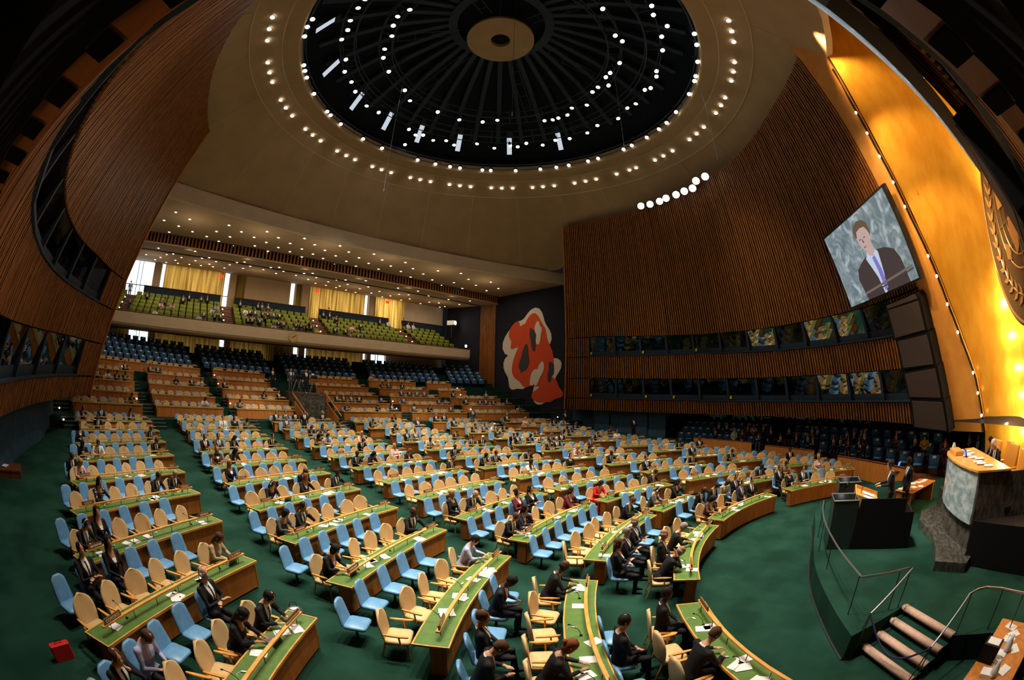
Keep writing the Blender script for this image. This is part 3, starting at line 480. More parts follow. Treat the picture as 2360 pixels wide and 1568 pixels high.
# ================================================================== DOME
DC = Vector((0, 19.5, 0))
def D(r, a, z): return Vector((r*sin(radians(a)), 19.5+r*cos(radians(a)), z))
def beam_y(x): return 35.2-3.3*(x/18.)**2
def dome():
    def outer(a):
        a = abs((a+180)%360-180)
        return lv(a, [(0,15.7),(25,16.9),(45,19.6),(58,23.0),(66,20.0),(80,17.4),(100,17.2),(140,17.4),(180,17.8)]), lv(a, [(0,17.0),(58,17.0),(66,17.8),(80,18.9),(140,19.0),(180,18.6)])
    b = MB(); N = 96; rings = []
    for t in (-2, -1, 0, 1, 2, 3, 4, 5, 6, 7):
        q = []
        for i in range(N):
            a = 360*i/N; ro, zo = outer(a)
            if t == -2: r, z = 11.9, 23.4
            elif t == -1: r, z = 11.9, 22.75
            elif t == 0: r, z = 12.0, 22.65
            elif t == 1: r, z = 12.9, 22.55
            elif t == 2: r, z = 13.8, 22.28
            elif t == 3: r, z = 14.7, 21.8
            else:
                k = (t-3)/4; r = 14.7+(ro-14.7)*k; z = 21.8+(zo-21.8)*(k**1.15)
            q.append(D(r, a, z))
        rings.append(q)
    b.loft(rings, False); o = struct('ceiling_dome', b, 'plaster', True)
    # thin pale joint lines
    j = MB()
    for r, z in ((12.9,22.53),(14.7,21.77)): j.tube([D(r,360*i/96,z) for i in range(97)], .025, 4, False)
    for i in range(24):
        a = 15*i+5; ro, zo = outer(a); j.tube([D(14.7,a,21.77)]+[D(14.7+(ro-14.7)*k, a, 21.8+(zo-21.8)*k**1.15-.03) for k in (.33,.66,1)], .02, 4, False)
    j.build('joint_line', 'plaster_pale', o)
    # front lip of the dome shell over the rostrum
    l = MB(); l.loft([[D(outer(a)[0],a,outer(a)[1]), D(outer(a)[0]+.35,a,outer(a)[1]+.05), D(outer(a)[0]+.35,a,outer(a)[1]+1.6), D(outer(a)[0],a,outer(a)[1]+1.5)] for a in range(140,221,5)], False)
    l.build('dome_lip', 'plaster_pale', o)
    # dark void above the ring: shaft, ribs, hub
    v = MB(); N = 72
    v.loft([[D(r,360*i/N,z) for i in range(N)] for r, z in ((12.0,23.3),(12.6,24.6),(11.5,26.2),(7.5,28.3),(3.0,29.4),(.05,29.6))], False)
    v.build('dome_void', 'dome_dark', o)
    r_ = MB()
    for i in range(36):
        a = 10*i+3
        for (ra, za), (rb, zb) in (((3.3,28.6),(7.2,27.6)), ((7.2,27.6),(11.6,25.6))):
            p, q = D(ra,a,za), D(rb,a,zb); u = Vector((cos(radians(a)),-sin(radians(a)),0))*.17
            r_.loft([[p-u,p+u,p+u+Vector((0,0,.4)),p-u+Vector((0,0,.4))],[q-u,q+u,q+u+Vector((0,0,.4)),q-u+Vector((0,0,.4))]])
    r_.loft([[D(r,360*i/48,z) for i in range(48)] for r, z in ((2.9,28.4),(3.5,28.35))], False)
    r_.build('dome_rib', 'dome_rib', o)
    # hub disc with a round hole
    h = MB(); N = 48
    h.loft([[D(r,360*i/N,z) for i in range(N)] for r, z in ((.62,27.1),(.62,26.8),(2.16,26.8),(2.16,27.0),(.62,27.1))], False)
    ho = h.build('ceiling_hub_disc', 'plaster'); tag(ho, kind='structure')
    c = MB(); c.cyl((0,19.5,27.1),(0,19.5,27.9),.64,.64,24); c.build('hub_tube','black',ho)
    for i in range(4):
        a = 90*i+45; c = MB(); c.cyl(D(1.9,a,27.0), D(2.6,a,28.8), .04, n=5); c.build('hanger','dome_rib',ho)
dome()
def trusses():
    def ring(name, radii, z, label):
        b = MB()
        for r in radii:
            for dz in (0,.55): b.tube([D(r,5*i,z+dz) for i in range(73)], .045, 4, False)
        for i in range(36):
            for dz in (0,.55): b.cyl(D(radii[0],10*i,z+dz), D(radii[-1],10*i,z+dz), .035, n=4)
            for r in radii: b.cyl(D(r,10*i,z), D(r,10*i,z+.55), .03, n=4)
        root = b.build(name, 'dome_rib'); tag(root, label, 'lighting truss')
        h = MB()
        for i in range(8):
            for r in radii: h.cyl(D(r,45*i+8,z+.55), D(r,45*i+8,27.2 if r < 8 else 25.9), .02, n=4)
        h.build('hanger', 'metal_dark', root)
    ring('ring_truss', (9.0, 9.9), 24.6, 'dark outer ring truss hung inside the dome opening')
    ring('ring_truss', (6.7, 7.5), 24.9, 'dark inner ring truss hung inside the dome opening')
    b = MB(); b.tube([D(11.75,5*i,23.5) for i in range(73)], .05, 5, False); b.tube([D(11.75,5*i,23.0) for i in range(73)], .035, 5, False)
    for i in range(36): b.cyl(D(11.75,10*i,23.0), D(11.95,10*i,23.6), .02, n=4)
    tag(b.build('rim_rail', 'dome_rib'), 'dark pipe rail around the rim of the dome opening', 'lighting rail')
    # radial ladders from the hub to the ring
    for i, a in enumerate((62, -12, -62, 118, 180, -118)):
        b = MB(); u = Vector((cos(radians(a)), -sin(radians(a)), 0))*.28
        for s in (-1,1): b.cyl(D(2.6,a,26.9)+u*s, D(6.7,a,25.5)+u*s, .035, n=4)
        for k in range(4): p = D(3.3+k*1.05,a,26.65-k*.36); b.cyl(p-u, p+u, .03, n=4)
        tag(b.build('radial_truss', 'dome_rib'), '%s dark ladder truss running from the hub disc to the inner ring' % ORD[i+1], 'lighting truss', 'radial ladder trusses in the dome')
    # bright strips on the void wall
    for i, a in enumerate((-70, -48, -26, -8, 8, 26, 48, 70)):
        b = MB(); p, q = D(11.4,a,24.4), D(10.3,a,26.1); u = Vector((cos(radians(a)), -sin(radians(a)), 0))*.2
        b.prism([p-u, p+u, q+u, q-u], (0,0,.05)); o = b.build('light_strip', 'dome_rib')
        tag(o, '%s pale lit rib end from the left inside the dome void' % ORD[i+1], 'light strip', 'lit rib ends in the dome void')
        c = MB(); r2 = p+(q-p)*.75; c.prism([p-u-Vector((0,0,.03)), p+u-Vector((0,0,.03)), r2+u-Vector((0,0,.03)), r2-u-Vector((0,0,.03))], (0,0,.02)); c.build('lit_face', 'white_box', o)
trusses()
def spot_proto(rad, ln):
    root = empty('spotlight'); h = MB()
    h.tube([(0,0,ln),(0,0,ln*.75),(0,0,.12),(0,0,0)], [rad*.5,rad*.75,rad*.8,rad*1.08], 10); h.build('housing', 'metal_dark', root)
    l = MB(); l.cyl((0,0,-.012),(0,0,-.002), rad, n=12); l.build('lens', 'lamp', root)
    y = MB(); y.tube([(-rad,0,ln*.5),(-rad,0,ln+.15),(rad,0,ln+.15),(rad,0,ln*.5)], .012, 4); y.cyl((0,0,ln+.15),(0,0,ln+.4), .015, n=4); y.build('yoke', 'metal_dark', root)
    return root
def dome_lamps():
    pr = spot_proto(.135, .5); first = [pr]
    def put(p, to, label, group):
        d = (Vector(to)-p).normalized(); q = (-d).to_track_quat('Z','Y').to_euler()
        if first: o = first.pop(); o.location = p; o['category'] = 'spotlight'; o['label'] = label; o['group'] = group
        else: o = dup(pr, p, 0, label, group)
        o.rotation_euler = q
    rn = random.Random(5)
    for L, z, nm, grp in ((RIM, 22.95, 'on the rim rail of the dome opening', 'spotlights on the dome rim'), (TR2, 24.15, 'on the outer ring truss', 'spotlights on the outer ring truss'), (TR1, 24.5, 'on the inner ring truss', 'spotlights on the inner ring truss')):
        L2 = sorted(range(len(L)), key=lambda i: L[i][0])
        for k, i in enumerate(L2):
            a, r = L[i]; r = min(r, 11.75) if z < 23.5 else r
            p = D(r, a, z); to = Vector((p.x*.5+rn.uniform(-3,3), p.y*.5+7+rn.uniform(-6,6), 0)) if z > 23.5 else Vector((p.x*.3-5, p.y*.5+6, 0))
            if abs(a) > 120: to = Vector((0,3,1))
            put(p, to, '%s spotlight from the left %s' % (ORD[k+1], nm), grp)
    # recessed lamps in the dome plaster
    pr2 = empty('recessed_lamp'); b = MB(); b.cyl((0,0,-.02),(0,0,-.035), .11, n=12); b.build('bulb', 'lamp', pr2)
    b = MB(); b.loft([[Vector((r*cos(2*pi*i/14), r*sin(2*pi*i/14), z)) for i in range(14)] for r, z in ((.14,-.02),(.17,-.04),(.19,-.02))], False); b.build('trim_ring', 'plaster_pale', pr2)
    pr2['category'] = 'ceiling lamp'
    OFF = {55,56}
    for k, a in enumerate(sorted(DOMEDOTS)):
        o = pr2 if k == 0 else dup(pr2, (0,0,0), 0)
        o.location = D(13.75, a, 22.26); o['label'] = '%s round recessed lamp from the left in the dome plaster ring' % ORD[k+1]; o['group'] = 'recessed lamps around the dome opening'
    # ceiling downlights of the rear hall
    pr3 = empty('downlight'); b = MB(); b.cyl((0,0,-.01),(0,0,-.03), .09, n=10); b.build('bulb', 'lamp_small', pr3)
    b = MB(); b.loft([[Vector((r*cos(2*pi*i/12), r*sin(2*pi*i/12), z)) for i in range(12)] for r, z in ((.14,-.01),(.17,-.03),(.19,-.0))], False); b.build('trim_ring', 'plaster_pale', pr3)
    pr3['category'] = 'downlight'
    L = sorted([p for p in DOWN if p[1] < 54.0 and abs(p[0]) < 22.3], key=lambda p: (round(p[1]/1.5), p[0])); rows = {}
    for p in L: rows.setdefault(round(p[1]/1.5), []).append(p)
    first = True; rk = sorted(rows)
    for x in (-17,-10,-3,4,11,18):
        for y in (38.5,49): light('downlight_glow', 'AREA', (x,y,ceil_z(y)-.25), (x,y,0), 150, (1,.84,.62), sx=5, sy=4)
    for x in (-20,-14,-8,-2,4,10,16):
        light('ceiling_fill_light', 'POINT', (x,38.0,14.6), (x,0,0), 75, (1,.82,.6), .8); light('ceiling_fill_light', 'POINT', (x+2,49.5,14.4), (x,0,0), 55, (1,.82,.6), .8)  # unseen fill points added below the ceiling to brighten it
        light('lip_glow_fill', 'POINT', (x,43.9,15.45), (x,0,0), 5, (1,.82,.6), .05)  # added points imitate lamp reflections glowing on the ceiling lip
    for ri, r in enumerate(rk):
        for k, p in enumerate(sorted(rows[r])):
            o = pr3 if first else dup(pr3, (0,0,0), 0); first = False
            o.location = (p[0], p[1], ceil_z(p[1])); o['label'] = '%s round ceiling downlight from the left, %s row behind the beam' % (ORD[k+1], ORD[ri+1]); o['group'] = 'downlights in the rear ceiling'
    # big floods standing on the top of the far slatted wall
    pr4 = spot_proto(.26, .55); pr4['category'] = 'floodlight'
    for k, (x, y, z) in enumerate(WALLLAMPS):
        o = pr4 if k == 0 else dup(pr4, (0,0,0), 0); o.location = (x, y, z)
        o.rotation_euler = (Vector((x,y,z))-Vector((-6,8,3))).to_track_quat('Z','Y').to_euler()
        o['label'] = '%s round floodlight from the left above the far slatted wall' % ORD[k+1]; o['group'] = 'floodlights above the far wall'
def ceil_z(y): return 16.6 if y < 43.6 else 15.7+(y-43.8)*.8/10.2
def rear_ceiling():
    b = MB(); xs = [-23.5+1.0*i for i in range(48)]
    for x0, x1 in zip(xs, xs[1:]):
        y0, y1 = beam_y(x0), beam_y(x1)
        b.add([(x0,y0,17.05),(x1,y1,17.05),(x1,y1,16.0),(x0,y0,16.0),(x0,y0+.5,16.0),(x1,y1+.5,16.0),(x1,y1+.5,16.6),(x0,y0+.5,16.6)], [(0,1,2,3),(3,2,5,4),(4,5,6,7)], 0)
        b.add([(x0,y0+.5,16.6),(x1,y1+.5,16.6),(x1,43.0,16.6),(x0,43.0,16.6)], [(0,1,2,3)], 1)
    o = struct('ceiling_beam_rear', b, ['plaster_pale','plaster'])
    b = MB(); b.add([(-23.5,43.6,15.7),(23.5,43.6,15.7),(23.5,54.6,16.55),(-23.5,54.6,16.55)], [(0,1,2,3)]); b.box((0,43.45,15.75), (47,.35,.14)); struct('ceiling_rear', b, 'plaster')
    s = MB()
    for i in range(130): s.box((-23.2+.36*i,43.3,16.2), (.15,.1,.85))
    s.build('slat_fascia', 'slat', o); k = MB(); k.box((0,43.4,16.2), (47,.04,.85)); k.build('fascia_backing', 'dark_gap', o)
    q = MB(); q.box((0,46.6,15.9), (46,.22,.06)); q.build('slot', 'black', o)
rear_ceiling(); dome_lamps()
# hanging microphones on thin wires
for k, (p, ln, lb) in enumerate((((-2.2,16.0,26.5),9.2,'in front of the dome void'), ((2.6,13.2,22.4),5.6,'below the right part of the dome ring'), ((-3.2,25.5,26.0),9.5,'left of the rear dome lamps'), ((6.4,9.6,22.0),5.0,'near the far wall top'))):
    b = MB(); b.cyl((0,0,0),(0,0,-ln), .012, n=4); o = b.build('hanging_microphone', 'metal'); o.location = p; tag(o, 'thin vertical wire with a small microphone hanging '+lb, 'microphone', 'microphones hanging from the dome')
    c = MB(); c.cyl((0,0,-ln),(0,0,-ln-.22), .03, n=6); c.build('capsule', 'metal', o)
# ================================================================== REAR: gallery, windows, curtains
def rear_wall():
    RY = 54.4
    b = MB(); b.box((0,RY+1.2,2), (47,.2,10)); b.box((0,RY+.9,9.4), (47,.7,.9))
    struct('wall_rear', b, 'plaster')
    # bays: (x0, x1, kind) for the gallery level; the lower level follows the same grid
    k = lambda x: x*.97
    up = [(-22.5,-18.9,'glass'),(-18.9,-17.9,'col'),(-17.9,-17.4,'glass'),(-17.4,-9.4,'curtain'),(-9.4,-8.75,'glass'),(-8.75,-7.9,'col'),(-7.9,-6.6,'curtain'),(-6.6,-.6,'panel'),(-.6,.06,'glass'),(.06,.95,'curtain'),(.95,1.9,'col'),(1.9,2.1,'glass'),(2.1,10.1,'curtain'),(10.1,10.6,'glass'),(10.6,11.4,'col'),(11.4,11.7,'glass'),(11.7,16.3,'curtain'),(16.3,23,'tan')]
    lo = [(-23,-21.3,'curtain'),(-21.3,-18.6,'glass'),(-18.6,-17.7,'col'),(-17.7,-9.2,'curtain'),(-9.2,-8.6,'glass'),(-8.6,-7.9,'col'),(-7.9,.5,'curtain'),(.5,1.1,'glass'),(1.1,1.9,'col'),(1.9,2.3,'glass'),(2.3,10.3,'curtain'),(10.3,10.7,'glass'),(10.7,11.3,'col'),(11.3,13.7,'glass'),(13.7,23,'tan')]
    wn = 70; rn = random.Random(2); cn = 0
    for lst, z0, z1, nm in ((up,12.0,16.6,'gallery'), (lo,6.4,9.0,'lower level')):
        for x0, x1, kd in lst:
            x0, x1 = k(x0), k(x1); xm = (x0+x1)/2
            if kd == 'glass':
                g = MB().box((xm,RY+.5,(z0+z1)/2), (x1-x0,.03,z1-z0)); o = struct('window_%d' % wn, g, 'window_light'); wn += 1
                f = MB()
                for x in (x0,x1): f.box((x,RY+.42,(z0+z1)/2), (.06,.1,z1-z0))
                f.box((xm,RY+.42,z0+(z1-z0)*.42), (x1-x0,.1,.08))
                if x1-x0 > 2: [f.box((x0+(x1-x0)*t,RY+.42,(z0+z1)/2), (.07,.1,z1-z0)) for t in (.4,.55)]
                f.build('window_frame', 'metal_dark', o)
            elif kd == 'curtain':
                b = MB(); n = int((x1-x0)*7); pts = []
                for i in range(n+1): pts.append((x0+(x1-x0)*i/n, RY+.28+(.07 if i % 2 else -.07)+rn.uniform(-.03,.03)))
                vs = [(x,y,z) for x,y in pts for z in (z0,z1)]
                b.add(vs, [(2*i,2*i+2,2*i+3,2*i+1) for i in range(n)]); cn += 1
                o = b.build('curtain', 'curtain'); tag(o, 'golden pleated curtain, %s from the left behind the %s seats' % (ORD[cn if nm=='gallery' else cn-6], nm), 'curtain', 'golden curtains of the rear windows')
            elif kd == 'col':
                struct('wall_column_%d' % int(100*z0+xm*3), MB().box((xm,RY+.15,(z0+z1)/2), (x1-x0,.6,z1-z0)), 'plaster')
            else:
                struct('wall_panel_%d' % int(100*z0+xm*3), MB().box((xm,RY+.2,(z0+z1)/2), (x1-x0,.3,z1-z0)), 'plaster' if kd == 'panel' else 'plaster_pale')
    for x, lb in ((-9.6,'left'),(2.9,'middle'),(13.0,'right')):
        o = MB().box((x,RY-.1,16.05), (.5,.08,.34)).build('exit_sign', 'exit_red'); tag(o, 'small red lit EXIT sign under the gallery ceiling, %s one' % lb, 'exit sign', 'exit signs above the gallery')
        text('EXIT', .2, 'white', o, (x,RY-.15,15.98), (pi/2,0,0))
    # daylight that enters through the rear windows
    for x, wd in ((-13.2,8),(6,8),(13.5,4),(-20,3)):
        light('window_daylight', 'AREA', (x,RY+1.0,14.4), (x,40,13.0), 260, (1,.93,.8), sx=wd, sy=4.2)
    light('window_daylight', 'AREA', (-11,RY+.95,7.7), (-11,40,7.5), 60, (1,.95,.85), sx=16, sy=2)
    light('window_daylight', 'AREA', (6,RY+.95,7.7), (6,40,7.5), 35, (1,.95,.85), sx=8, sy=2)
rear_wall()
def gallery():
    # curved-under balcony front
    b = MB(); xs = (-22.5, -10, 0, 10, 20.6, 21.0)
    sec = [(46.0,9.95),(45.9,9.9),(45.95,8.95),(46.1,8.75),(46.6,8.62),(50,8.7),(54.2,9.0),(54.2,9.25),(46.3,9.25),(46.3,9.95)]
    b.loft([[Vector((x,y,z)) for y, z in sec] for x in xs[:5]], True)
    o = struct('wall_gallery_front', b, 'plaster_pale')
    b = MB(); b.box((-.8,46.12,9.98), (43.4,.42,.06)); b.build('gallery_rail', 'wood_dark', o)
    # stepped seating deck
    g = MB()
    for k in range(6): g.box((-.8,47.1+1.12*k+.56+.0, 9.2+.55*k-.3+.0), (43.6,1.12,.7))
    g.box((-.8,54.0,12.3),(43.6,.8,.6)); struct('floor_gallery', g, 'wood_dark')
    # parapets behind the last row
    for i, (x0, x1) in enumerate(((-19.2,-9.4),(-7.7,1.4),(3.2,13.0),(15.2,22.3))):
        p = MB().box(((x0+x1)/2,53.75,13.1), (x1-x0,.1,1.3)); struct('wall_parapet_%d' % (i+1), p, 'navy')
        MBp = MB().box(((x0+x1)/2,53.7,13.78), (x1-x0+.1,.2,.06)); MBp.build('parapet_cap', 'wood_dark').parent = bpy.data.objects['wall_parapet_%d' % (i+1)]
    for i, (x0, x1) in enumerate(((-21.5,-12.6),(-12.0,-3.6),(-2.2,7.0),(8.0,17.5),(18.3,22.5))):
        p = MB().box(((x0+x1)/2,53.6,7.35), (x1-x0,.1,1.0)); struct('wall_parapet_%d' % (i+5), p, 'navy')
    # aisle steps in the gallery
    for i, x in enumerate((-20.6,-8.7,2.3,14.1)):
        st = MB(); no = MB()
        for k in range(6):
            for q in range(2):
                st.box((x,47.1+1.12*k-.26+.28*q, 9.55+.55*k-.275+.27*q-.3), (1.1,.3,.6)); no.box((x,47.1+1.12*k-.4+.28*q, 9.55+.55*k-.275+.27*q+.012), (1.1,.07,.03))
        o = st.build('gallery_stairs', 'wood_dark'); no.build('nosing', 'nosing', o)
        tag(o, 'steep gallery aisle steps with pale edges, %s from the left' % ORD[i+1], 'stairs', 'gallery aisle steps')
    # clock on the gallery front
    c = empty('wall_clock', (-2.0,45.85,9.35)); tag(c, 'round wall clock on the pale gallery front', 'clock')
    MB().cyl((0,.03,0),(0,-.05,0), .52, n=32).build('dial', 'tan_vinyl', c)
    h = MB(); h.tube([(0,-.06,0),(.28,-.06,.16)], .03, 4); h.tube([(0,-.06,0),(-.12,-.06,-.1)], .03, 4); h.build('hand', 'black', c)
    t = MB(); [t.box((.43*sin(2*pi*i/12),-.055,.43*cos(2*pi*i/12)), (.05,.01,.05)) for i in range(12)]; t.build('hour_marks', 'black', c)
gallery()
def theatre_seat(name, m, plate=False):
    root = empty(name)
    b = MB(); b.rbox((0,-.18,.72), (.68,.09,.58), .04, Matrix.Rotation(radians(10),3,'X'), 2); b.build('backrest', m, root, True)
    s = MB(); s.rbox((0,.08,.44), (.62,.42,.10), .05, None, 2); s.build('seat', m, root, True)
    a = MB()
    for x in (-.37,.37): a.box((x,.02,.62), (.04,.34,.04)); a.box((x,-.05,.3), (.03,.1,.6))
    a.build('armrest', 'black', root)
    if plate:
        p = MB(); p.box((0,-.265,.86), (.26,.012,.12), Matrix.Rotation(radians(10),3,'X')); p.box((0,-.12,.90), (.24,.012,.14), Matrix.Rotation(radians(10),3,'X')); p.build('headrest_cover', 'white', root)
    return root
def one_mesh(root):
    """single-mesh version of a thing, for copies a few pixels tall"""
    b = MB(); mats = []
    for ch in root.children:
        me = ch.data; mx = ch.matrix_local; base = len(mats); mats += [m.name for m in me.materials]
        b.add([mx @ v.co for v in me.vertices], [tuple(p.vertices) for p in me.polygons], 0)
        n = len(me.polygons); b.m[-n:] = [base+p.material_index for p in me.polygons]
    return b.mesh(root.name, mats, True)
OCC = []   # (x, y) of occupied seats, filled by people
def drop(root):
    for c in list(root.children): bpy.data.objects.remove(c)
    bpy.data.objects.remove(root)
def single_copies(me, name, cat, places):
    for i, (loc, rz, label, group) in enumerate(places):
        o = bpy.data.objects.new(name, me); COL.objects.link(o); o.location = loc; o.rotation_euler = (0,0,rz)
        tag(o, label, cat, group)
def merged(me, name, cat, places, label):
    """past the first 300: the rest as one object"""
    b = MB(); vs = [v.co.copy() for v in me.vertices]; fs = [tuple(p.vertices) for p in me.polygons]; mi = [p.material_index for p in me.polygons]
    for loc, rz, *_ in places:
        mx = Matrix.Translation(loc) @ Matrix.Rotation(rz,4,'Z'); b.add([mx @ v for v in vs], fs, 0); b.m[-len(fs):] = mi
    o = b.build(name, [m.name for m in me.materials], None, True); tag(o, label, cat, None, 'stuff')
def step_lights():
    k = 0; rn = random.Random(8)
    for ai, (a0, a1) in enumerate(AISLES):
        for j, r in enumerate((38.2,39.9,41.6,43.4,45.2,47.3)):
            if (ai+j) % 3 == 2: continue
            k += 1; z = [1.75,2.2,2.9,3.5,4.3,5.0][j]; o = MB().ell((0,0,0),(.06,.06,.05),8,6).build('step_light','lamp_small'); o.location = P(r-.75, a0+.25+(.3 if j%2 else 0), z+.12); tag(o, 'tiny bright step light on the %s aisle stairs from left, %s going up' % (ORD[ai+1], ORD[j+1]), 'step light', 'step lights on the aisle stairs')
    for ai, x in enumerate((-20.6,-8.7,2.3,14.1)):
        for j in range(4):
            o = MB().ell((0,0,0),(.07,.07,.06),8,6).build('step_light','lamp_small'); o.location = (x-.5,46.9+1.5*j,9.75+.74*j); tag(o, 'tiny bright step light on gallery stairs %d from the left, %s going up' % (ai+1, ORD[j+1]), 'step light', 'step lights on the gallery stairs')
step_lights()
def theatre_seats():
    # gallery, lime green, facing the rostrum (-y)
    pr = theatre_seat('gallery_seat', 'lime_seat'); me = one_mesh(pr); drop(pr); pl = []
    blocks = [(-22.0,-21.2),(-20.0,-9.4),(-7.9,1.6),(3.1,13.3),(15.0,20.4)]
    for k in range(6):
        for bi, (x0, x1) in enumerate(blocks):
            n = max(1,int((x1-x0)/.80))
            for i in range(n):
                pl.append(((x0+.4+(x1-x0-.8)*i/max(1,n-1), 47.1+1.12*k+.5, 9.25+.55*k), pi, 'lime green gallery seat, %s from the left, %s row, %s seat block' % (ORD[i+1], ORD[k+1], ORD[bi+1]), 'lime green seats in the gallery'))
    pl.sort(key=lambda p: (p[0][0]+13)**2+(p[0][1]-4.7)**2)
    single_copies(me, 'gallery_chair', 'seat', pl[:300])
    if pl[300:]: merged(me, 'gallery_chairs', 'seats', pl[300:], 'lime green gallery seats in the farthest rows beside the dark wall')
    # lower level, blue, five curved rows behind the last desks
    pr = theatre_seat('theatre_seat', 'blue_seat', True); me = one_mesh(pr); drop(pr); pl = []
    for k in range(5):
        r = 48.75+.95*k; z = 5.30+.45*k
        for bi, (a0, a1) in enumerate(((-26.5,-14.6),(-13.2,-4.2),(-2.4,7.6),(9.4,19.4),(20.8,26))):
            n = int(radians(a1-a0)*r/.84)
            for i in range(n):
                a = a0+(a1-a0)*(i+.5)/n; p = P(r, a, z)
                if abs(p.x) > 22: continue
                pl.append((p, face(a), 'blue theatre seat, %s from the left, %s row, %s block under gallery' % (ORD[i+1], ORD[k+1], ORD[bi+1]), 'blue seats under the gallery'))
    # side seating below the far wall
    ps = []
    for k in range(3):
        for i in range(34):
            y = 19.0-.78*i
            if y < -2.2: break
            if -1.1 < y-9.6 < .9: continue
            rr = 30.4+1.0*k; x = off_arc(rr, y); rz = facing(-x, 7-y+(y-7)*.6); ps.append(((x, y, .45+.4*k), rz, i, k))
    for (loc, rz, i, k) in ps: pl.append((loc, rz, 'blue theatre seat below the far wall, %s from the left, %s row' % (ORD[i+1], ORD[k+1]), 'blue seats below the far side wall'))
    pl.sort(key=lambda p: (p[0][0]+13)**2+(p[0][1]-4.7)**2)
    single_copies(me, 'theatre_chair', 'seat', pl[:300])
    if pl[300:]: merged(me, 'theatre_chairs', 'seats', pl[300:], 'blue theatre seats filling the rest of the rows under the gallery')
    # steps they stand on
    b = MB()
    for k in range(3):
        for i in range(24):
            y0, y1 = 20.4-1.0*i, 19.4-1.0*i
            q = [(off_arc(29.9+k,y0),y0), (off_arc(29.9+k,y1),y1), (off_arc(34.2,y1),y1), (off_arc(34.2,y0),y0)]
            b.prism([(x,y,.42+.4*k) for x,y in q], (0,0,-.6))
    struct('floor_side_steps', b, 'wood_dark')
theatre_seats()
# wooden barriers in front of the side seats
def barrier(name, pts, h0, h1, lab):
    b = MB(); L = [Vector((x,y,0)) for x,y in pts]
    b.loft([[p+Vector((0,0,h0)), p+Vector((.07,0.03,h0)), p+Vector((.07,.03,h1)), p+Vector((0,0,h1))] for p in L])
    o = b.build(name, 'wood_panel'); tag(o, lab, 'barrier', 'wooden barriers before the side seats')
    c = MB(); c.tube([p+Vector((.03,.02,h1+.03)) for p in L], .04, 6); c.build('top_rail', 'wood_dark', o)
barrier('wooden_barrier', [(off_arc(28.7,y),y) for y in (17,15,13,11.5)], .3, 1.2, 'low wooden barrier before the side seats nearest the blue doors')
barrier('wooden_barrier', [(off_arc(28.7,y),y) for y in (10.3,9,7.6,6.3)], .1, 1.1, 'low wooden barrier before the side seats, middle one')
barrier('wooden_barrier', [(off_arc(28.2,y),y) for y in (4.6,3.6,2.6,1.6,.6)], 0, 1.1, 'tall wooden barrier before the side seats nearest the lectern')
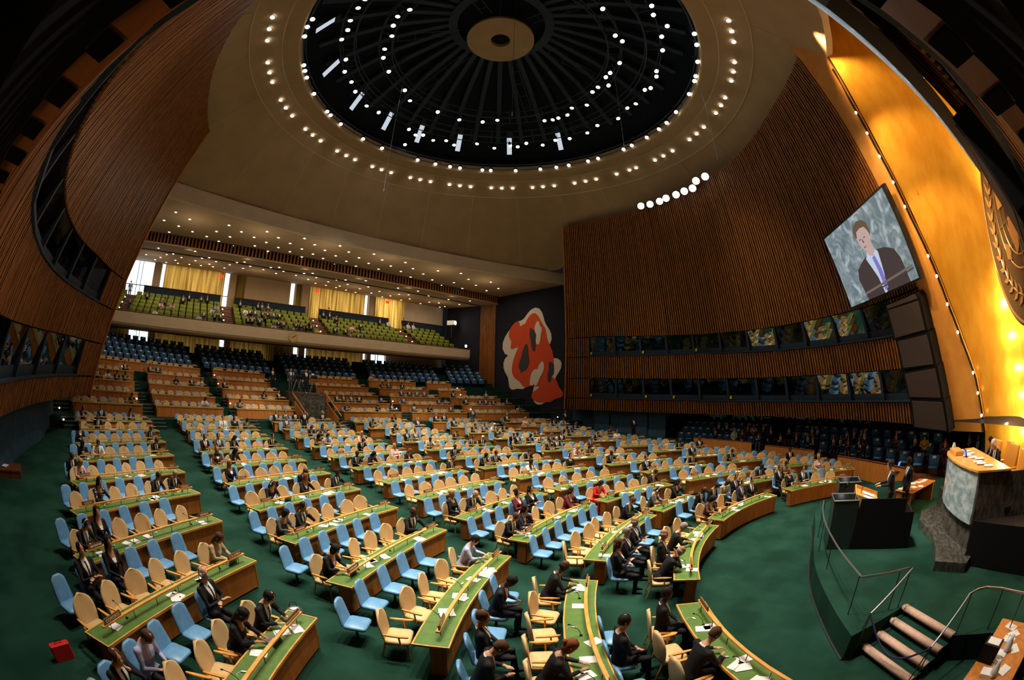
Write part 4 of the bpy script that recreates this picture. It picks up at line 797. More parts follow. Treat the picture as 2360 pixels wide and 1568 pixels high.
# ================================================================== FRONT: gold wall, emblem, strips
def front():
    EL = [Vector((7.3,-1.22,2.96)), Vector((3.0,3.55,20.4))]       # end edge of the far slatted wall
    ER = [Vector(p) for p in STRIPR]                              # outer edge of the wood-faced reveal
    ER[0] = ER[0]+Vector((0,0,-.1)); ER.append(Vector((2.2,2.2,20.0)))
    def at(L, z):
        for p, q in zip(L, L[1:]):
            if z <= q.z or q is L[-1]:
                t = (z-p.z)/(q.z-p.z); return p+(q-p)*t
    zs = [2.9,4,5.1,6.5,8,9.5,11.5,13,14.5,16.5,18,20]
    for s, nm in ((1,'far'),(-1,'near')):
        m = lambda p: Vector((p.x*s, p.y, p.z))
        b = MB(); rg = []
        for z in zs:
            a, c = at(EL, z), at(ER, z); n = Vector((-.6,.6,0)).normalized()*.06
            rg.append([m(a-n*0), m(c), m(c-Vector((.12,-.12,0))*-1), m(a+Vector((.12,-.12,0)))])
        b.loft(rg); struct('trim_reveal_'+nm, b, 'strip_wood')
        # black track with small lamps along the outer edge
        t = MB(); t.tube([m(at(ER,z)+Vector((-.03,.05,0))) for z in zs[:-1]], .055, 5)
        o = t.build('lamp_track', 'black'); tag(o, 'thin black lamp track along the %s gold wall reveal' % ('far' if s > 0 else 'near'), 'lamp track')
        for k, z in enumerate((3.6,4.5,5.3,6.9,8.0,9.1,9.9,11.9,12.9,14.0,15.0,15.9)):
            p = m(at(ER,z)+Vector((-.08,.12,0))); l = MB(); l.ell((0,0,0), (.06,.06,.07), 8, 6); lo = l.build('track_lamp', 'lamp_small', None, False, p)
            tag(lo, 'tiny lamp on the %s black track, %s from the bottom' % ('far' if s > 0 else 'near', ORD[k+1]), 'track lamp', 'tiny lamps on the gold wall tracks')
    # concave gilded wall
    b = MB(); rg = []
    for z in [.6,2,3.5,5,6.5,8,9.5,11,12.5,14,16,18,20,23]:
        e = at(ER, max(z,2.9)); c = Vector((0,-4.3+max(0,z-10)*.12,z)); row = []
        for i in range(25):
            t = -1+2*i/24; s = 1 if t >= 0 else -1; k = abs(t)
            x = e.x*k*1.02; f = .5-.5*cos(pi*k**1.6); y = c.y+(e.y-.15-c.y)*(k**3.0)
            row.append(Vector((s*x, y, z)))
        rg.append(row)
    b.loft(rg, False, closed=False); struct('wall_gold', b, 'gold', True)
    pnl = MB().box((0,0,0), (.5,.03,.62)); o = pnl.build('access_panel', 'gold'); o.location = Vector((4.15,-.35,12.6)); o.rotation_euler = (0.1,0,-1.0); tag(o, 'small square access panel in the gilded wall beside the reveal', 'panel')
    # blue wall beneath the reveal
    b = MB()
    for s in (1,-1): b.add([(s*13,-4.2,0),(s*5.6,-3.3,0),(s*5.6,-3.3,3.4),(s*13,-4.2,3.4),(s*16,-2.5,0),(s*16,-2.5,3.4)], [(0,1,2,3),(4,0,3,5)])
    struct('wall_front_blue', b, 'blue_wall')
    # emblem: brown disc held off the wall and lit from behind
    e = empty('un_emblem', (0,-3.05,9.6)); e.name = 'world_emblem'; tag(e, 'huge round emblem of a world map between olive branches', 'emblem')
    MB().cyl((0,0,0),(0,-.16,0), 3.2, n=72).build('disc', 'emblem_brown', e)
    g = MB()
    g.tube([(3.08*cos(2*pi*i/72),.02,3.08*sin(2*pi*i/72)) for i in range(73)], .05, 5); g.build('rim_ring', 'emblem_gold', e)
    g = MB()
    for r in (.42,.84,1.26,1.68): g.tube([(r*cos(2*pi*i/48),.02,.25+r*sin(2*pi*i/48)) for i in range(49)], .028, 4)
    for k in range(8): a = pi/4*k; g.cyl((.12*cos(a),.02,.25+.12*sin(a)), (1.68*cos(a),.02,.25+1.68*sin(a)), .026, n=4)
    g.build('map_grid', 'emblem_gold', e)
    lands = [[(-.2,1.5),(.5,1.75),(1.15,1.35),(1.3,.8),(.8,.75),(.5,1.0),(.1,.85),(-.1,1.1)], [(-1.55,.7),(-1.1,1.25),(-.55,1.35),(-.4,.8),(-.8,.5),(-1.2,.3)], [(-1.25,-.1),(-.75,.1),(-.6,-.45),(-.95,-1.15),(-1.2,-.8)], [(.0,.2),(.6,.3),(.75,-.2),(.4,-.95),(.1,-.75),(-.1,-.2)], [(1.0,-.5),(1.5,-.3),(1.45,-.85),(1.05,-.95)], [(-.1,.45),(.25,.6),(.35,.4),(.1,.3)]]
    for L in lands: MB().prism([(x,.0,z) for x,z in L], (0,.05,0)).build('continent', 'emblem_gold', e)
    for s in (1,-1):
        g = MB(); st = []
        for i in range(13):
            a = radians(-88+i*11.5); r = 2.35; st.append((s*r*cos(a),.02,.1+r*sin(a)))
        g.tube(st, .035, 4)
        for i in range(1, 13):
            a = radians(-88+i*11.5); p = Vector(st[i]); tn = Vector((-s*sin(a),0,cos(a))); no = Vector((s*cos(a),0,sin(a)))
            for q in (1,-1):
                d = (tn*.55+no*q*.5).normalized(); u = d.cross(Vector((0,1,0)))
                g.prism([p, p+d*.2+u*.09, p+d*.52, p+d*.2-u*.09], (0,.04,0))
        g.build('olive_branch', 'emblem_gold', e)
    for i in range(20):
        a = 2*pi*i/20; light('emblem_back_lamp', 'POINT', (2.95*cos(a),-3.42,9.6+2.95*sin(a)), (0,0,0), 150, (1,.72,.35), .05)
    # floor-to-ceiling accent lamps that pool on the gilded wall
    for z, e_ in ((2.9,60),(3.4,40),(4.2,26),(5.2,26),(6.4,34),(7.6,60)):
        light('gold_wall_lamp', 'POINT', (3.3,-3.25,z), (0,0,0), e_*2.6, (1,.75,.4), .06)
    for z in (10,13,16): light('gold_wall_wash', 'SPOT', (1.2,2.6,z+3), (4.2,-2,z-1), 1600, (1,.66,.3), .2, 70, .8)
    light('reveal_wash', 'SPOT', (0,6.5,17.5), (6.0,-1.6,7.5), 3500, (1,.7,.38), .2, 52, .8)
front()
# ================================================================== SCREENS AND PANELS ON THE SIDE WALLS
def inset(q, k):
    c = sum(q, Vector())/4; return [c+(p-c)*k for p in q]
def wall_things():
    for s, nm in ((1,'far'),(-1,'near')):
        m = lambda p: Vector((p[0]*s, p[1], p[2]))
        q = [m(p) for p in SCREEN]; n = (q[1]-q[0]).cross(q[3]-q[0]).normalized()
        if n.dot(Vector((0,12,8))-q[0]) < 0: n = -n
        root = empty('projection_screen', q[0]); tag(root, ('large tilted screen showing a speaker in a dark suit' if s > 0 else 'large screen on the near side wall, seen edge-on'), 'screen')
        L = [p-q[0] for p in q]
        f = MB(); f.prism(inset(L,1.05), -n*.25); f.build('screen_frame', 'screen_frame', root)
        d = MB(); d.prism(L, n*.02); d.build('display', screen_mat(), root)
        if s > 0: picture(L, n, root)
    names = ['topmost narrow', 'upper', 'second', 'third', 'lowest']
    for s, nm in ((1,'far'),(-1,'near')):
        for k, pq in enumerate(PANELS):
            q = [Vector((p[0]*s, p[1], p[2])) for p in pq]; n = (q[1]-q[0]).cross(q[3]-q[0]).normalized()
            if n.dot(Vector((0,12,8))-q[0]) < 0: n = -n
            root = empty('loudspeaker_panel', q[0]); L = [p-q[0] for p in q]
            MB().prism(inset(L,1.14), -n*.5).build('cabinet', 'black', root); MB().prism(inset(L,.99), n*.03).build('speaker_cloth', 'mesh_panel', root)
            tag(root, '%s dark cloth loudspeaker panel on the %s wall below the screen' % (names[k], nm), 'loudspeaker', 'stacked loudspeaker panels')
def screen_mat():
    if 'display' in M: return M['display']
    m, nt, b = nt_mat('display'); L = nt.links.new
    tc = nt.nodes.new('ShaderNodeTexCoord'); n = nt.nodes.new('ShaderNodeTexNoise'); n.inputs['Scale'].default_value = 1.4; n.inputs['Detail'].default_value = 8; n.inputs['Distortion'].default_value = 1.6
    r = nt.nodes.new('ShaderNodeValToRGB'); e = r.color_ramp.elements; e[0].position = .40; e[0].color = (.16,.23,.25,1); e[1].position = .66; e[1].color = (.52,.60,.64,1)
    x = e.new(.53); x.color = (.27,.34,.37,1)
    L(tc.outputs['Object'], n.inputs[0]); L(n.outputs['Fac'], r.inputs[0]); L(r.outputs[0], b.inputs['Emission Color']); b.inputs['Emission Strength'].default_value = .75
    b.inputs['Base Color'].default_value = (.02,.02,.02,1); return m
def picture(L, n, root):
    """the picture on the screen: a man in a dark suit behind a lectern bar, as flat emissive shapes"""
    def U(u, v, k=1):   # u right, v down, bilinear over the quad
        a = L[0]+(L[1]-L[0])*u; b = L[3]+(L[2]-L[3])*u; return a+(b-a)*v+n*(.022+.003*k)
    for nm, c in (('pic_suit',(.052,.036,.036)), ('pic_skin',(.50,.36,.33)), ('pic_hair',(.13,.08,.05)), ('pic_shirt',(.50,.58,.72)), ('pic_tie',(.20,.17,.52)), ('pic_bar',(.16,.12,.11)), ('pic_dark',(.12,.06,.06))):
        if nm not in M: emis(nm, c, 1.0)
    S = [('suit','pic_suit',[(.30,1),(.26,.72),(.30,.60),(.42,.53),(.50,.50),(.62,.50),(.74,.53),(.84,.60),(.88,.72),(.90,1)]),
         ('shirt','pic_shirt',[(.46,.54),(.52,.46),(.60,.46),(.645,.53),(.62,.80),(.58,1),(.55,1),(.53,.80)]), ('tie','pic_tie',[(.545,.56),(.585,.55),(.61,.72),(.615,.95),(.565,.98),(.56,.74)]),
         ('neck','pic_skin',[(.50,.42),(.61,.40),(.62,.49),(.57,.55),(.52,.52)]),
         ('head','pic_skin',[(.445,.26),(.46,.20),(.50,.165),(.56,.16),(.61,.19),(.635,.25),(.63,.34),(.60,.42),(.555,.465),(.515,.46),(.475,.41),(.45,.34)]),
         ('hair','pic_hair',[(.44,.25),(.43,.18),(.47,.12),(.54,.095),(.61,.12),(.65,.18),(.655,.28),(.635,.33),(.625,.26),(.60,.20),(.54,.185),(.48,.20),(.455,.27)]),
         ('mouth','pic_dark',[(.495,.405),(.535,.405),(.53,.415),(.50,.415)]), ('eye','pic_dark',[(.475,.30),(.50,.295),(.50,.31),(.477,.312)]), ('eye','pic_dark',[(.54,.30),(.57,.30),(.568,.312),(.54,.31)]), ('nose','pic_hair',[(.515,.31),(.522,.31),(.53,.355),(.51,.36)]),
         ('lectern_bar','pic_bar',[(.28,.90),(.98,.84),(.99,.865),(.29,.93)]), ('lectern_bar','pic_suit',[(.29,.945),(.99,.875),(.99,.89),(.29,.96)])]
    for k, (nm, m, pl) in enumerate(S):
        MB().prism([U(x,y,k) for x,y in pl], n*.002).build(nm, m, root)
wall_things()
# ================================================================== STAGE
def stage():
    Z = .6
    arc = [(3.4,5.4),(2.2,5.25),(1.02,5.15),(0,5.1),(-.63,5.05),(-1.96,4.9),(-3.31,4.55),(-4.78,4.0),(-5.45,3.5)]
    # right side mirrored far side
    far = [(8.2,2.2),(7.2,3.2),(5.8,4.1),(4.6,4.8)]
    rear = [(8.2,-4.2),(-8.2,-4.2),(-7.4,-.3),(-5.32,.96),(-3.85,2.19),(-5.1,3.25)]
    def smooth(L):
        for _ in range(2): L = [L[0]]+[q for a, c in zip(L, L[1:]) for q in ((a[0]*.75+c[0]*.25, a[1]*.75+c[1]*.25), (a[0]*.25+c[0]*.75, a[1]*.25+c[1]*.75))]+[L[-1]]
        return L
    edge = smooth(far+arc[0:8]+[(-5.6,3.6)])
    poly = edge+[(-4.37,2.34),(-5.79,1.2),(-5.95,.2),(-6.3,-.4),(-7,-1.6),(-7.5,-4.2),(8.2,-4.2)]
    b = MB(); b.prism([(x,y,0) for x,y in poly], (0,0,Z)); struct('floor_stage', b, 'carpet')
    k = MB(); k.tube([(x,y+.02,.02) for x,y in edge], .03, 4); k.build('stage_edge', 'metal_dark')
    bpy.data.objects['stage_edge'].parent = bpy.data.objects['floor_stage']
    # steps with pale nosings, rising from the near floor onto the stage
    st = MB(); no = MB()
    A = [Vector((-5.24,3.2,0)), Vector((-6.55,2.05,0))]; B = [Vector((-4.37,2.34,0)), Vector((-5.79,1.2,0))]
    for i in range(4):
        a, c = A[0].lerp(B[0], i/3), A[1].lerp(B[1], i/3); a2, c2 = A[0].lerp(B[0], (i+1)/3), A[1].lerp(B[1], (i+1)/3)
        z = .15*(i+1)
        st.prism([a, c, c2, a2], (0,0,z-.01))
        d = (a2-a).normalized()
        no.tube([a+Vector((0,0,z-.02)), c+Vector((0,0,z-.02))], .07, 8); no.prism([a+Vector((0,0,z-.02)), c+Vector((0,0,z-.02)), c+d*.14+Vector((0,0,z-.02)), a+d*.14+Vector((0,0,z-.02))], (0,0,.03))
    o = st.build('stage_steps', 'carpet'); tag(o, 'four green carpeted steps with thick pale nosings up to the stage', 'steps'); no.build('nosing', 'nosing', o, True)
    # railings
    def rail(pts, posts, lab):
        r = MB(); r.tube(pts, .025, 6); o = r.build('stage_railing', 'metal'); tag(o, lab, 'railing')
        for t, b0 in posts: MB().cyl(t, b0, .014, n=6).build('rail_post', 'metal_dark', o)
    V = Vector
    rail([V((x,y,1.5)) for x, y in smooth([(1.3,5.0),(.2,4.98),(-1.0,4.85),(-2.3,4.55),(-3.5,4.2),(-4.75,3.7)])]+[ V((-4.55,3.0,1.5)), V((-4.35,2.55,1.5)), V((-4.3,2.4,1.47)), V((-5.3,3.3,.95))],
         [(V((x,y,1.5)), V((x,y,.6))) for x, y in ((1.3,4.95),(.2,4.98),(-1.0,4.85),(-2.3,4.5),(-4.7,3.75),(-4.5,2.75))]+[(V((-4.35,2.45,1.42)), V((-4.42,2.5,.6))), (V((-5.3,3.3,.95)), V((-5.5,3.4,0))), (V((-5.28,3.3,.95)), V((-5.4,3.5,0)))], 'curved metal handrail along the stage edge and down the steps')
    rail([V((-6.65,2.0,.95)), V((-5.78,1.18,1.47)), V((-5.7,.95,1.5)), V((-5.68,.71,1.5)), V((-5.86,.34,1.5)), V((-6.22,-.1,1.5)), V((-6.9,-1.2,1.5))], [(V((-6.65,2.0,.95)), V((-6.8,2.05,0))), (V((-6.63,2.0,.95)), V((-6.7,2.2,0))), (V((-5.76,1.12,1.46)), V((-5.76,1.12,.6))), (V((-5.86,.3,1.5)), V((-5.8,.25,.6))), (V((-6.25,-.15,1.5)), V((-6.2,-.2,.6)))], 'metal handrail on the clerks side of the stage steps')
    rail([V((5.8,3.6,1.45)), V((4.3,4.5,1.45)), V((3.0,4.3,1.45)), V((2.6,3.5,1.45))], [(V((x,y,1.45)), V((x,y,.6))) for x,y in ((5.8,3.6),(4.3,4.5),(3.0,4.3),(2.6,3.5))], 'thin metal handrail on the far side of the lectern')
    rp = MB(); a, c = V((-5.32,3.3,.93)), V((-6.65,2.0,.93)); rp.tube([a.lerp(c,t/10)+V((0,0,-.55*sin(pi*t/10))) for t in range(11)], .022, 6); tag(rp.build('barrier_rope', 'rope_navy'), 'dark blue rope hanging across the foot of the stage steps', 'rope')
    # speaker's rostrum and the two black boxes of the prompter lamps
    b = MB(); b.prism([(-.76,4.05,Z),(-.76,1.88,Z),(1.3,1.9,Z),(1.2,4.0,Z)], (0,0,.36))
    o = b.build('speaker_rostrum', 'black_gloss'); tag(o, 'black rostrum base on which the speaker stands', 'rostrum')
    sp = MB(); sp.prism([(-.8,3.9,Z),(-.8,2.25,Z),(-.8,2.25,2.08),(-.8,3.75,2.1)], (.05,0,0)); sp.prism([(-.8,2.25,Z),(-.8,1.88,Z),(-.8,1.9,1.68),(-.8,2.25,1.68)], (.05,0,0)); sp.build('side_screen', 'black', o)
    bt = MB(); bt.prism([(-.76,1.95,.96),(.3,1.95,.96),(.3,2.0,.96),(-.76,2.0,.96)], (0,0,.72)); bt.build('back_panel', 'black', o)
    for k, (x, y, h, lab) in enumerate(((-.45,4.32,1.46,'near the railing'), (1.6,4.2,1.53,'beyond the lectern'))):
        q = [(x-.42,y+.3),(x+.42,y+.42),(x+.5,y-.42),(x-.34,y-.5)]; root = empty('prompter_box', (x,y,Z)); tag(root, 'tall open-topped dark box with a lamp inside, '+lab, 'box', 'open dark boxes beside the lectern')
        s = MB(); L = [Vector((a-x,c-y,0)) for a, c in q]
        for i in range(4):
            a, c = L[i], L[(i+1)%4]; n = (c-a).cross(V((0,0,1))).normalized()*.03; s.prism([a,c,c+V((0,0,h)),a+V((0,0,h))], n)
        s.build('side_panel', 'box_green', root); f = MB(); f.tube([p+V((0,0,h)) for p in L+[L[0]]], .022, 4); f.build('rim', 'metal', root)
        l = MB(); l.ell((0,0,h-.15),(.08,.08,.05)); l.build('lamp', 'lamp', root); MB().cyl((0,0,0),(0,0,h-.18),.03).build('lamp_stand', 'black', root)
    p = MB(); p.prism([(.2,4.35,2.05),(.9,4.3,2.05),(.95,4.05,2.45),(.25,4.1,2.45)], (0,.01,.01)); o = p.build('prompter_glass', 'glass_screen'); tag(o, 'small tilted glass prompter pane by the dark box', 'prompter glass')
    MB().cyl((.55,4.2,.6),(.55,4.2,2.1),.015).build('stand', 'metal_dark', o)
    # lectern
    l = empty('lectern', (.45,3.42,1.35)); tag(l, 'golden wood lectern with sloping top, papers shelf and microphones', 'lectern')
    b = MB(); b.box((0,0,.15),(1.25,.75,.36)); b.build('body', 'wood', l)
    t = MB(); t.prism([(-.66,.42,.62),(.66,.42,.62),(.66,-.36,.38),(-.66,-.36,.38)], (0,.01,-.05)); t.build('top', 'wood_rail', l)
    for x in (-.68,.68): MB().prism([(x-.02,.46,.30),(x-.02,.46,.74),(x-.02,-.38,.48),(x-.02,-.38,.2)], (.04,0,0)).build('cheek', 'wood_rail', l)
    MB().prism([(-.66,.46,.74),(.66,.46,.74),(.66,.46,.4),(-.66,.46,.4)], (0,.04,0)).build('front_board', 'wood_rail', l)
    for x in (-.08,.12): g = MB(); g.tube([(x,.3,.6),(x*.9,.26,.8),(x*.5,.05,.92)], .008, 5); g.ell((x*.5,.02,.93),(.02,.035,.02),6,4); g.build('microphone', 'black', l)
    for x, nm2 in ((-.24,'left'),(.2,'right')):
        s = MB(); s.prism([(x-.15,.2,.585),(x+.15,.2,.585),(x+.15,-.22,.455),(x-.15,-.22,.455)], (0,0,.012)); o = s.build('speech_page', 'paper'); o.location = (.45,3.42,1.35); tag(o, 'white speech page lying on the lectern, %s one' % nm2, 'paper', 'speech pages on the lectern')
    # marble dais of the president
    zt = 2.88
    front_ = [(1.55,.22),(1.1,.38),(.5,.48),(-.2,.5),(-.9,.44),(-1.5,.32),(-1.95,.15)]
    base = [(2.7,.2),(2.0,.95),(1.0,1.2),(-.4,.95),(-1.5,1.05),(-2.55,1.26)]
    root = empty('president_dais', (0,0,.6)); tag(root, 'tall marble president dais with pale veined green front', 'dais')
    mp = MB(); mp.loft([[V((x,y+.02,.93)), V((x,y+.02,zt-.6)), V((x,y-.05,zt-.6)), V((x,y-.05,.93))] for x, y in front_]); mp.build('front_panel', 'marble_green', root)
    bd = MB(); bd.prism([(x,y-.08,0) for x,y in front_]+[(-2.1,-.9),(-2.3,-3.2),(2.9,-3.2),(2.7,-.3),(2.6,.15)], (0,0,.93)); bd.build('body', 'marble_dark', root)
    b2 = MB(); b2.prism([(x,y-.06,.93) for x,y in front_]+[(-2.15,-1.0),(1.7,-1.0)], (0,0,zt-.6-.95)); b2.build('upper_body', 'marble_dark', root)
    b3 = MB(); b3.prism([(-1.95,-1.0,.93),(-2.15,-1.0,.93),(-2.6,-3.2,.93),(-2.5,-3.2,.93)], (0,0,1.3)); b3.build('side_board', 'marble_dark', root)
    lw = MB(); lw.prism([(x,y,0) for x,y in base]+[(-2.9,.3),(-2.0,-.3),(2.7,-.3)], (0,0,.26)); lw.build('lower_plinth', 'marble_dark', root)
    tp = MB(); tp.prism([(x*1.03,y+.06,zt-.61) for x,y in front_]+[(-2.25,-.95),(1.75,-.95)], (0,0,.05)); tp.build('desk_top', 'wood_rail', root)
    b = MB(); b.prism([(-2.35,.2,.6),(-4.0,-2.0,.6),(-4.2,-3.6,.6),(-2.75,-3.4,.6),(-2.35,-.4,.6)], (0,0,1.15)); tag(b.build('side_counter', 'black'), 'black panelled counter beside the marble dais', 'counter')
    # chairs on the dais
    def hb(x, y, rz, lab):
        c = empty('leather_armchair', (x,y,1.98), rz); tag(c, lab, 'chair', 'orange leather chairs on the dais')
        b = MB(); b.rbox((0,-.25,.72),(.62,.14,.95),.06,Matrix.Rotation(radians(8),3,'X')); b.build('backrest','orange_leather',c,True)
        MB().rbox((0,.05,.36),(.6,.55,.14),.06).build('seat','orange_leather',c,True)
        for s in (-1,1): MB().rbox((s*.33,.0,.55),(.08,.5,.1),.03).build('armrest','orange_leather',c,True)
        MB().cyl((0,0,-.3),(0,0,.3),.06).build('pedestal','metal_dark',c); e = MB(); e.ell((0,-.31,.95),(.12,.02,.12)); e.build('crest','wood_dark',c)
    hb(1.0,-1.5,facing(-.1,1),'orange leather chair, empty, left of the two seated officials'); hb(-.25,-1.75,facing(-.2,1),'orange leather chair behind the white-haired official'); hb(-1.35,-1.6,facing(.1,1),'orange leather chair, empty, right of the seated officials')
    hb(.42,-1.85,facing(0,1),'orange leather chair behind the second official')
    b = MB(); b.box((0,-2.1,1.9), (4.4,2.2,.08)); struct('floor_dais', b, 'carpet')
    # papers and things on the dais desk
    rn = random.Random(9)
    for k in range(9):
        o = MB().box((0,0,0),(.24,.32,.02)).build('paper_sheets', 'paper'); o.location = (1.3-.36*k, -.25+rn.uniform(-.15,.15), 2.94+.012*(k%2)); o.rotation_euler = (0,0,rn.uniform(-.5,.5)); tag(o, 'white paper sheets on the dais desk, %s from the left' % ORD[k+1], 'paper', 'papers on the dais desk')
    c = MB(); c.tube([(0,0,0),(0,0,.05),(0,0,.16),(0,0,.24),(0,0,.27)],[.07,.09,.08,.05,.045],10); o = c.build('water_carafe','glass_water'); o.location = (1.35,.1,2.93); tag(o, 'small glass water carafe at the left end of the dais desk', 'carafe')
    h = MB(); h.tube([(.07,0,.05),(.15,0,.08),(.15,0,.2),(.06,0,.22)],.01,5); h.build('handle','glass_water',o)
    lb = MB().box((0,0,0),(.9,.35,.12)).build('desk_lectern','wood_rail'); lb.location = (.9,.1,2.99); tag(lb, 'low wooden reading stand on the dais desk', 'reading stand')
    b = MB(); b.box((0,0,.12),(.28,.03,.2),Matrix.Rotation(-.3,3,'X')); o = b.build('desk_monitor','black'); o.location = (.15,0,2.93); tag(o,'small black monitor on the dais desk near the officials','monitor'); MB().box((0,.02,.12),(.24,.005,.16),Matrix.Rotation(-.3,3,'X')).build('monitor_face','laptop_blue',o)
    # blue-lit laptop and clerks' desks left and right of the stage
stage()
def clerk_desks():
    # near desk, bottom right of the picture
    def desk(x, y, rz, L, W, lab, z=0):
        d = empty('clerk_desk', (x,y,z), rz); tag(d, lab, 'desk', 'clerks desks beside the stage')
        MB().rbox((0,0,.74),(L,W,.05),.05).build('desktop','wood_panel',d); MB().box((0,W/2-.05,.37),(L-.1,.04,.7)).build('front_panel','wood_dark',d)
        for s in (-1,1): MB().box((s*(L/2-.08),0,.36),(.05,W-.15,.72)).build('end_panel','wood_panel',d)
        return d
    desk(-7.5,.55,atan2(.62,-.79),3.6,1.1,'orange wood clerks desk crowded with papers below the stage steps')
    desk(3.8,.95,atan2(.75,-.9)+pi,2.3,.9,'clerks desk strewn with papers behind the lectern',.6)
    rn = random.Random(4)
    for k in range(14):
        t = (k+.5)/14-.5; a = atan2(.62,-.79); q = rn.uniform(-.35,.35); x = -7.5+cos(a)*t*3.3-sin(a)*q; y = .55+sin(a)*t*3.3+cos(a)*q
        th = rn.choice((.01,.02,.06)); o = MB().box((0,0,th/2),(.22,.3,th)).build('paper_stack','paper'); o.location = (x,y,.766); o.rotation_euler = (0,0,rn.uniform(0,3)); tag(o,'white paper pile on the near clerks desk, %s along it' % ORD[k+1],'papers','papers on the near clerks desk')
    for k in range(8):
        o = MB().box((0,0,.01),(.22,.3,.02)).build('paper_stack','paper'); a = atan2(.75,-.9); t = (k-3.5)*.26; q = .3*rn.uniform(-1,1); o.location = (3.8+cos(a)*t-sin(a)*q,.95+sin(a)*t+cos(a)*q,1.366); o.rotation_euler = (0,0,rn.uniform(0,3)); tag(o,'white papers on the clerks desk behind the lectern, %s from the left' % ORD[k+1],'papers','papers on the far clerks desk')
    o = MB().box((0,0,.17),(.4,.3,.34)).build('document_box','black'); o.location = (-7.05,.65,.766); o.rotation_euler = (0,0,.9); tag(o,'black document box with white sheets on the near clerks desk','box'); MB().box((0,0,.345),(.3,.22,.02)).build('sheet','paper',o)
    for k, (x, y) in enumerate(((-6.95,.1),(-7.6,.6))):
        c = MB(); c.tube([(0,0,0),(0,0,.03),(0,0,.14),(0,0,.24),(0,0,.3)],[.08,.1,.09,.04,.045],12); o = c.build('water_carafe','glass_water',None,True); o.location = (x,y,.766); tag(o,'glass water carafe on the near clerks desk, %s one' % ('inner','outer')[k],'carafe','carafes on the near clerks desk')
        h = MB(); h.tube([(.08,0,.06),(.17,0,.1),(.17,0,.22),(.05,0,.25)],.012,6); h.build('handle','glass_water',o)
    o = MB().box((0,0,.13),(.36,.02,.26),Matrix.Rotation(-.2,3,'X')).build('laptop','black'); o.location = (9.2,1.0,1.1); o.rotation_euler = (0,0,2.6); tag(o,'laptop with bright blue display among the side seats','laptop'); MB().box((0,.012,.13),(.32,.004,.22),Matrix.Rotation(-.2,3,'X')).build('laptop_display','laptop_blue',o); MB().box((0,.0,-.2),(.5,.4,.03)).build('shelf','wood_dark',o)
    # dark desk at the left edge under the near wall
    d = empty('usher_desk', (-22.6,20.6,.35), facing(.4,-1)); tag(d, 'dark wooden desk with papers at the left edge', 'desk')
    MB().box((0,0,.75),(3.2,1.2,.05)).build('desktop','wood_dark',d); MB().box((0,.55,.37),(3.2,.05,.8)).build('front_panel','wood_dark',d)
    for s in (-1,1): MB().box((s*1.58,0,.37),(.05,1.15,.8)).build('end_panel','wood_dark',d)
    for k in range(3): o = MB().box((0,0,.01),(.3,.4,.02)).build('paper_sheets','paper'); o.location = (-21.9-.4*k,20.9+.25*k,1.14); tag(o,'white paper sheets on the dark desk at left, %s one' % ORD[k+1],'paper','papers on the usher desk')
clerk_desks()
# projector lamp at the gallery end
def proj():
    o = MB().box((0,0,0),(.7,1.1,.6)).build('gallery_spotlight','white'); o.location = (21.4,51.0,13.9); o.rotation_euler = (0,0,.4); tag(o,'white follow-spot lamp shining from the right end of the gallery','spotlight'); l = MB(); l.cyl((0,-.56,0),(0,-.6,0),.24,n=14); l.build('lens','lamp',o); MB().cyl((0,0,-.3),(0,0,-2.0),.05).build('stand','metal_dark',o)
    o = MB().box((0,0,0),(.3,.4,.3)).build('gallery_lamp','black'); o.location = (20.3,46.6,10.4); tag(o,'small bright lamp at the right end of the gallery rail','lamp'); l = MB(); l.cyl((0,-.21,0),(0,-.24,0),.17,n=12); l.build('lens','lamp',o)
proj()
# ================================================================== CHAIRS
def make_armchair():
    root = empty('armchair')
    b = MB(); rings = []
    for t in (-1,-.9,-.7,-.35,0,.3,.55,.75,.88,.96,1.0):
        z = .72+.31*t; wv = .315*(1-abs(max(t,0))**2.2)**.5 if t > 0 else .315*(1-.22*t*t)
        if t == 1.0: wv = .045
        y = -.235-.10*(t+1)*.55; q = []
        for k in range(10):
            a = 2*pi*k/10; q.append(Vector((wv*cos(a), y+.035*sin(a)-.05*(1-(cos(a))**2)*0+.04*(cos(a)**2), z)))
        rings.append(q)
    b.loft(rings); b.build('backrest', 'tan_vinyl', root, True)
    b = MB(); b.rbox((0,.02,.43), (.56,.50,.10), .09, None, 3); b.build('seat', 'tan_vinyl', root, True)
    for s in (-1,1):
        a = MB(); a.loft([[Vector((s*(.33+dx*k), y, .655+dz)) for dx, dz in ((-1,-.015),(1,-.015),(1,.012),(-1,.012))] for y, k in ((-.2,.015),(-.05,.028),(.12,.034),(.23,.022),(.26,.008))])
        a.cyl((s*.31,.1,.4), (s*.33,.08,.65), .02, .018, 6); a.build('armrest', 'wood_rail', root)
    for s in (-1,1):
        l = MB(); l.cyl((s*.22,.2,.42), (s*.26,.25,0), .022, .014, 6); l.build('leg', 'wood', root)
        l = MB(); l.cyl((s*.2,-.2,.42), (s*.23,-.3,0), .022, .014, 6); l.build('leg', 'wood', root)
    f = MB(); f.box((0,0,.36), (.44,.44,.04)); f.build('seat_frame', 'wood', root)
    return root
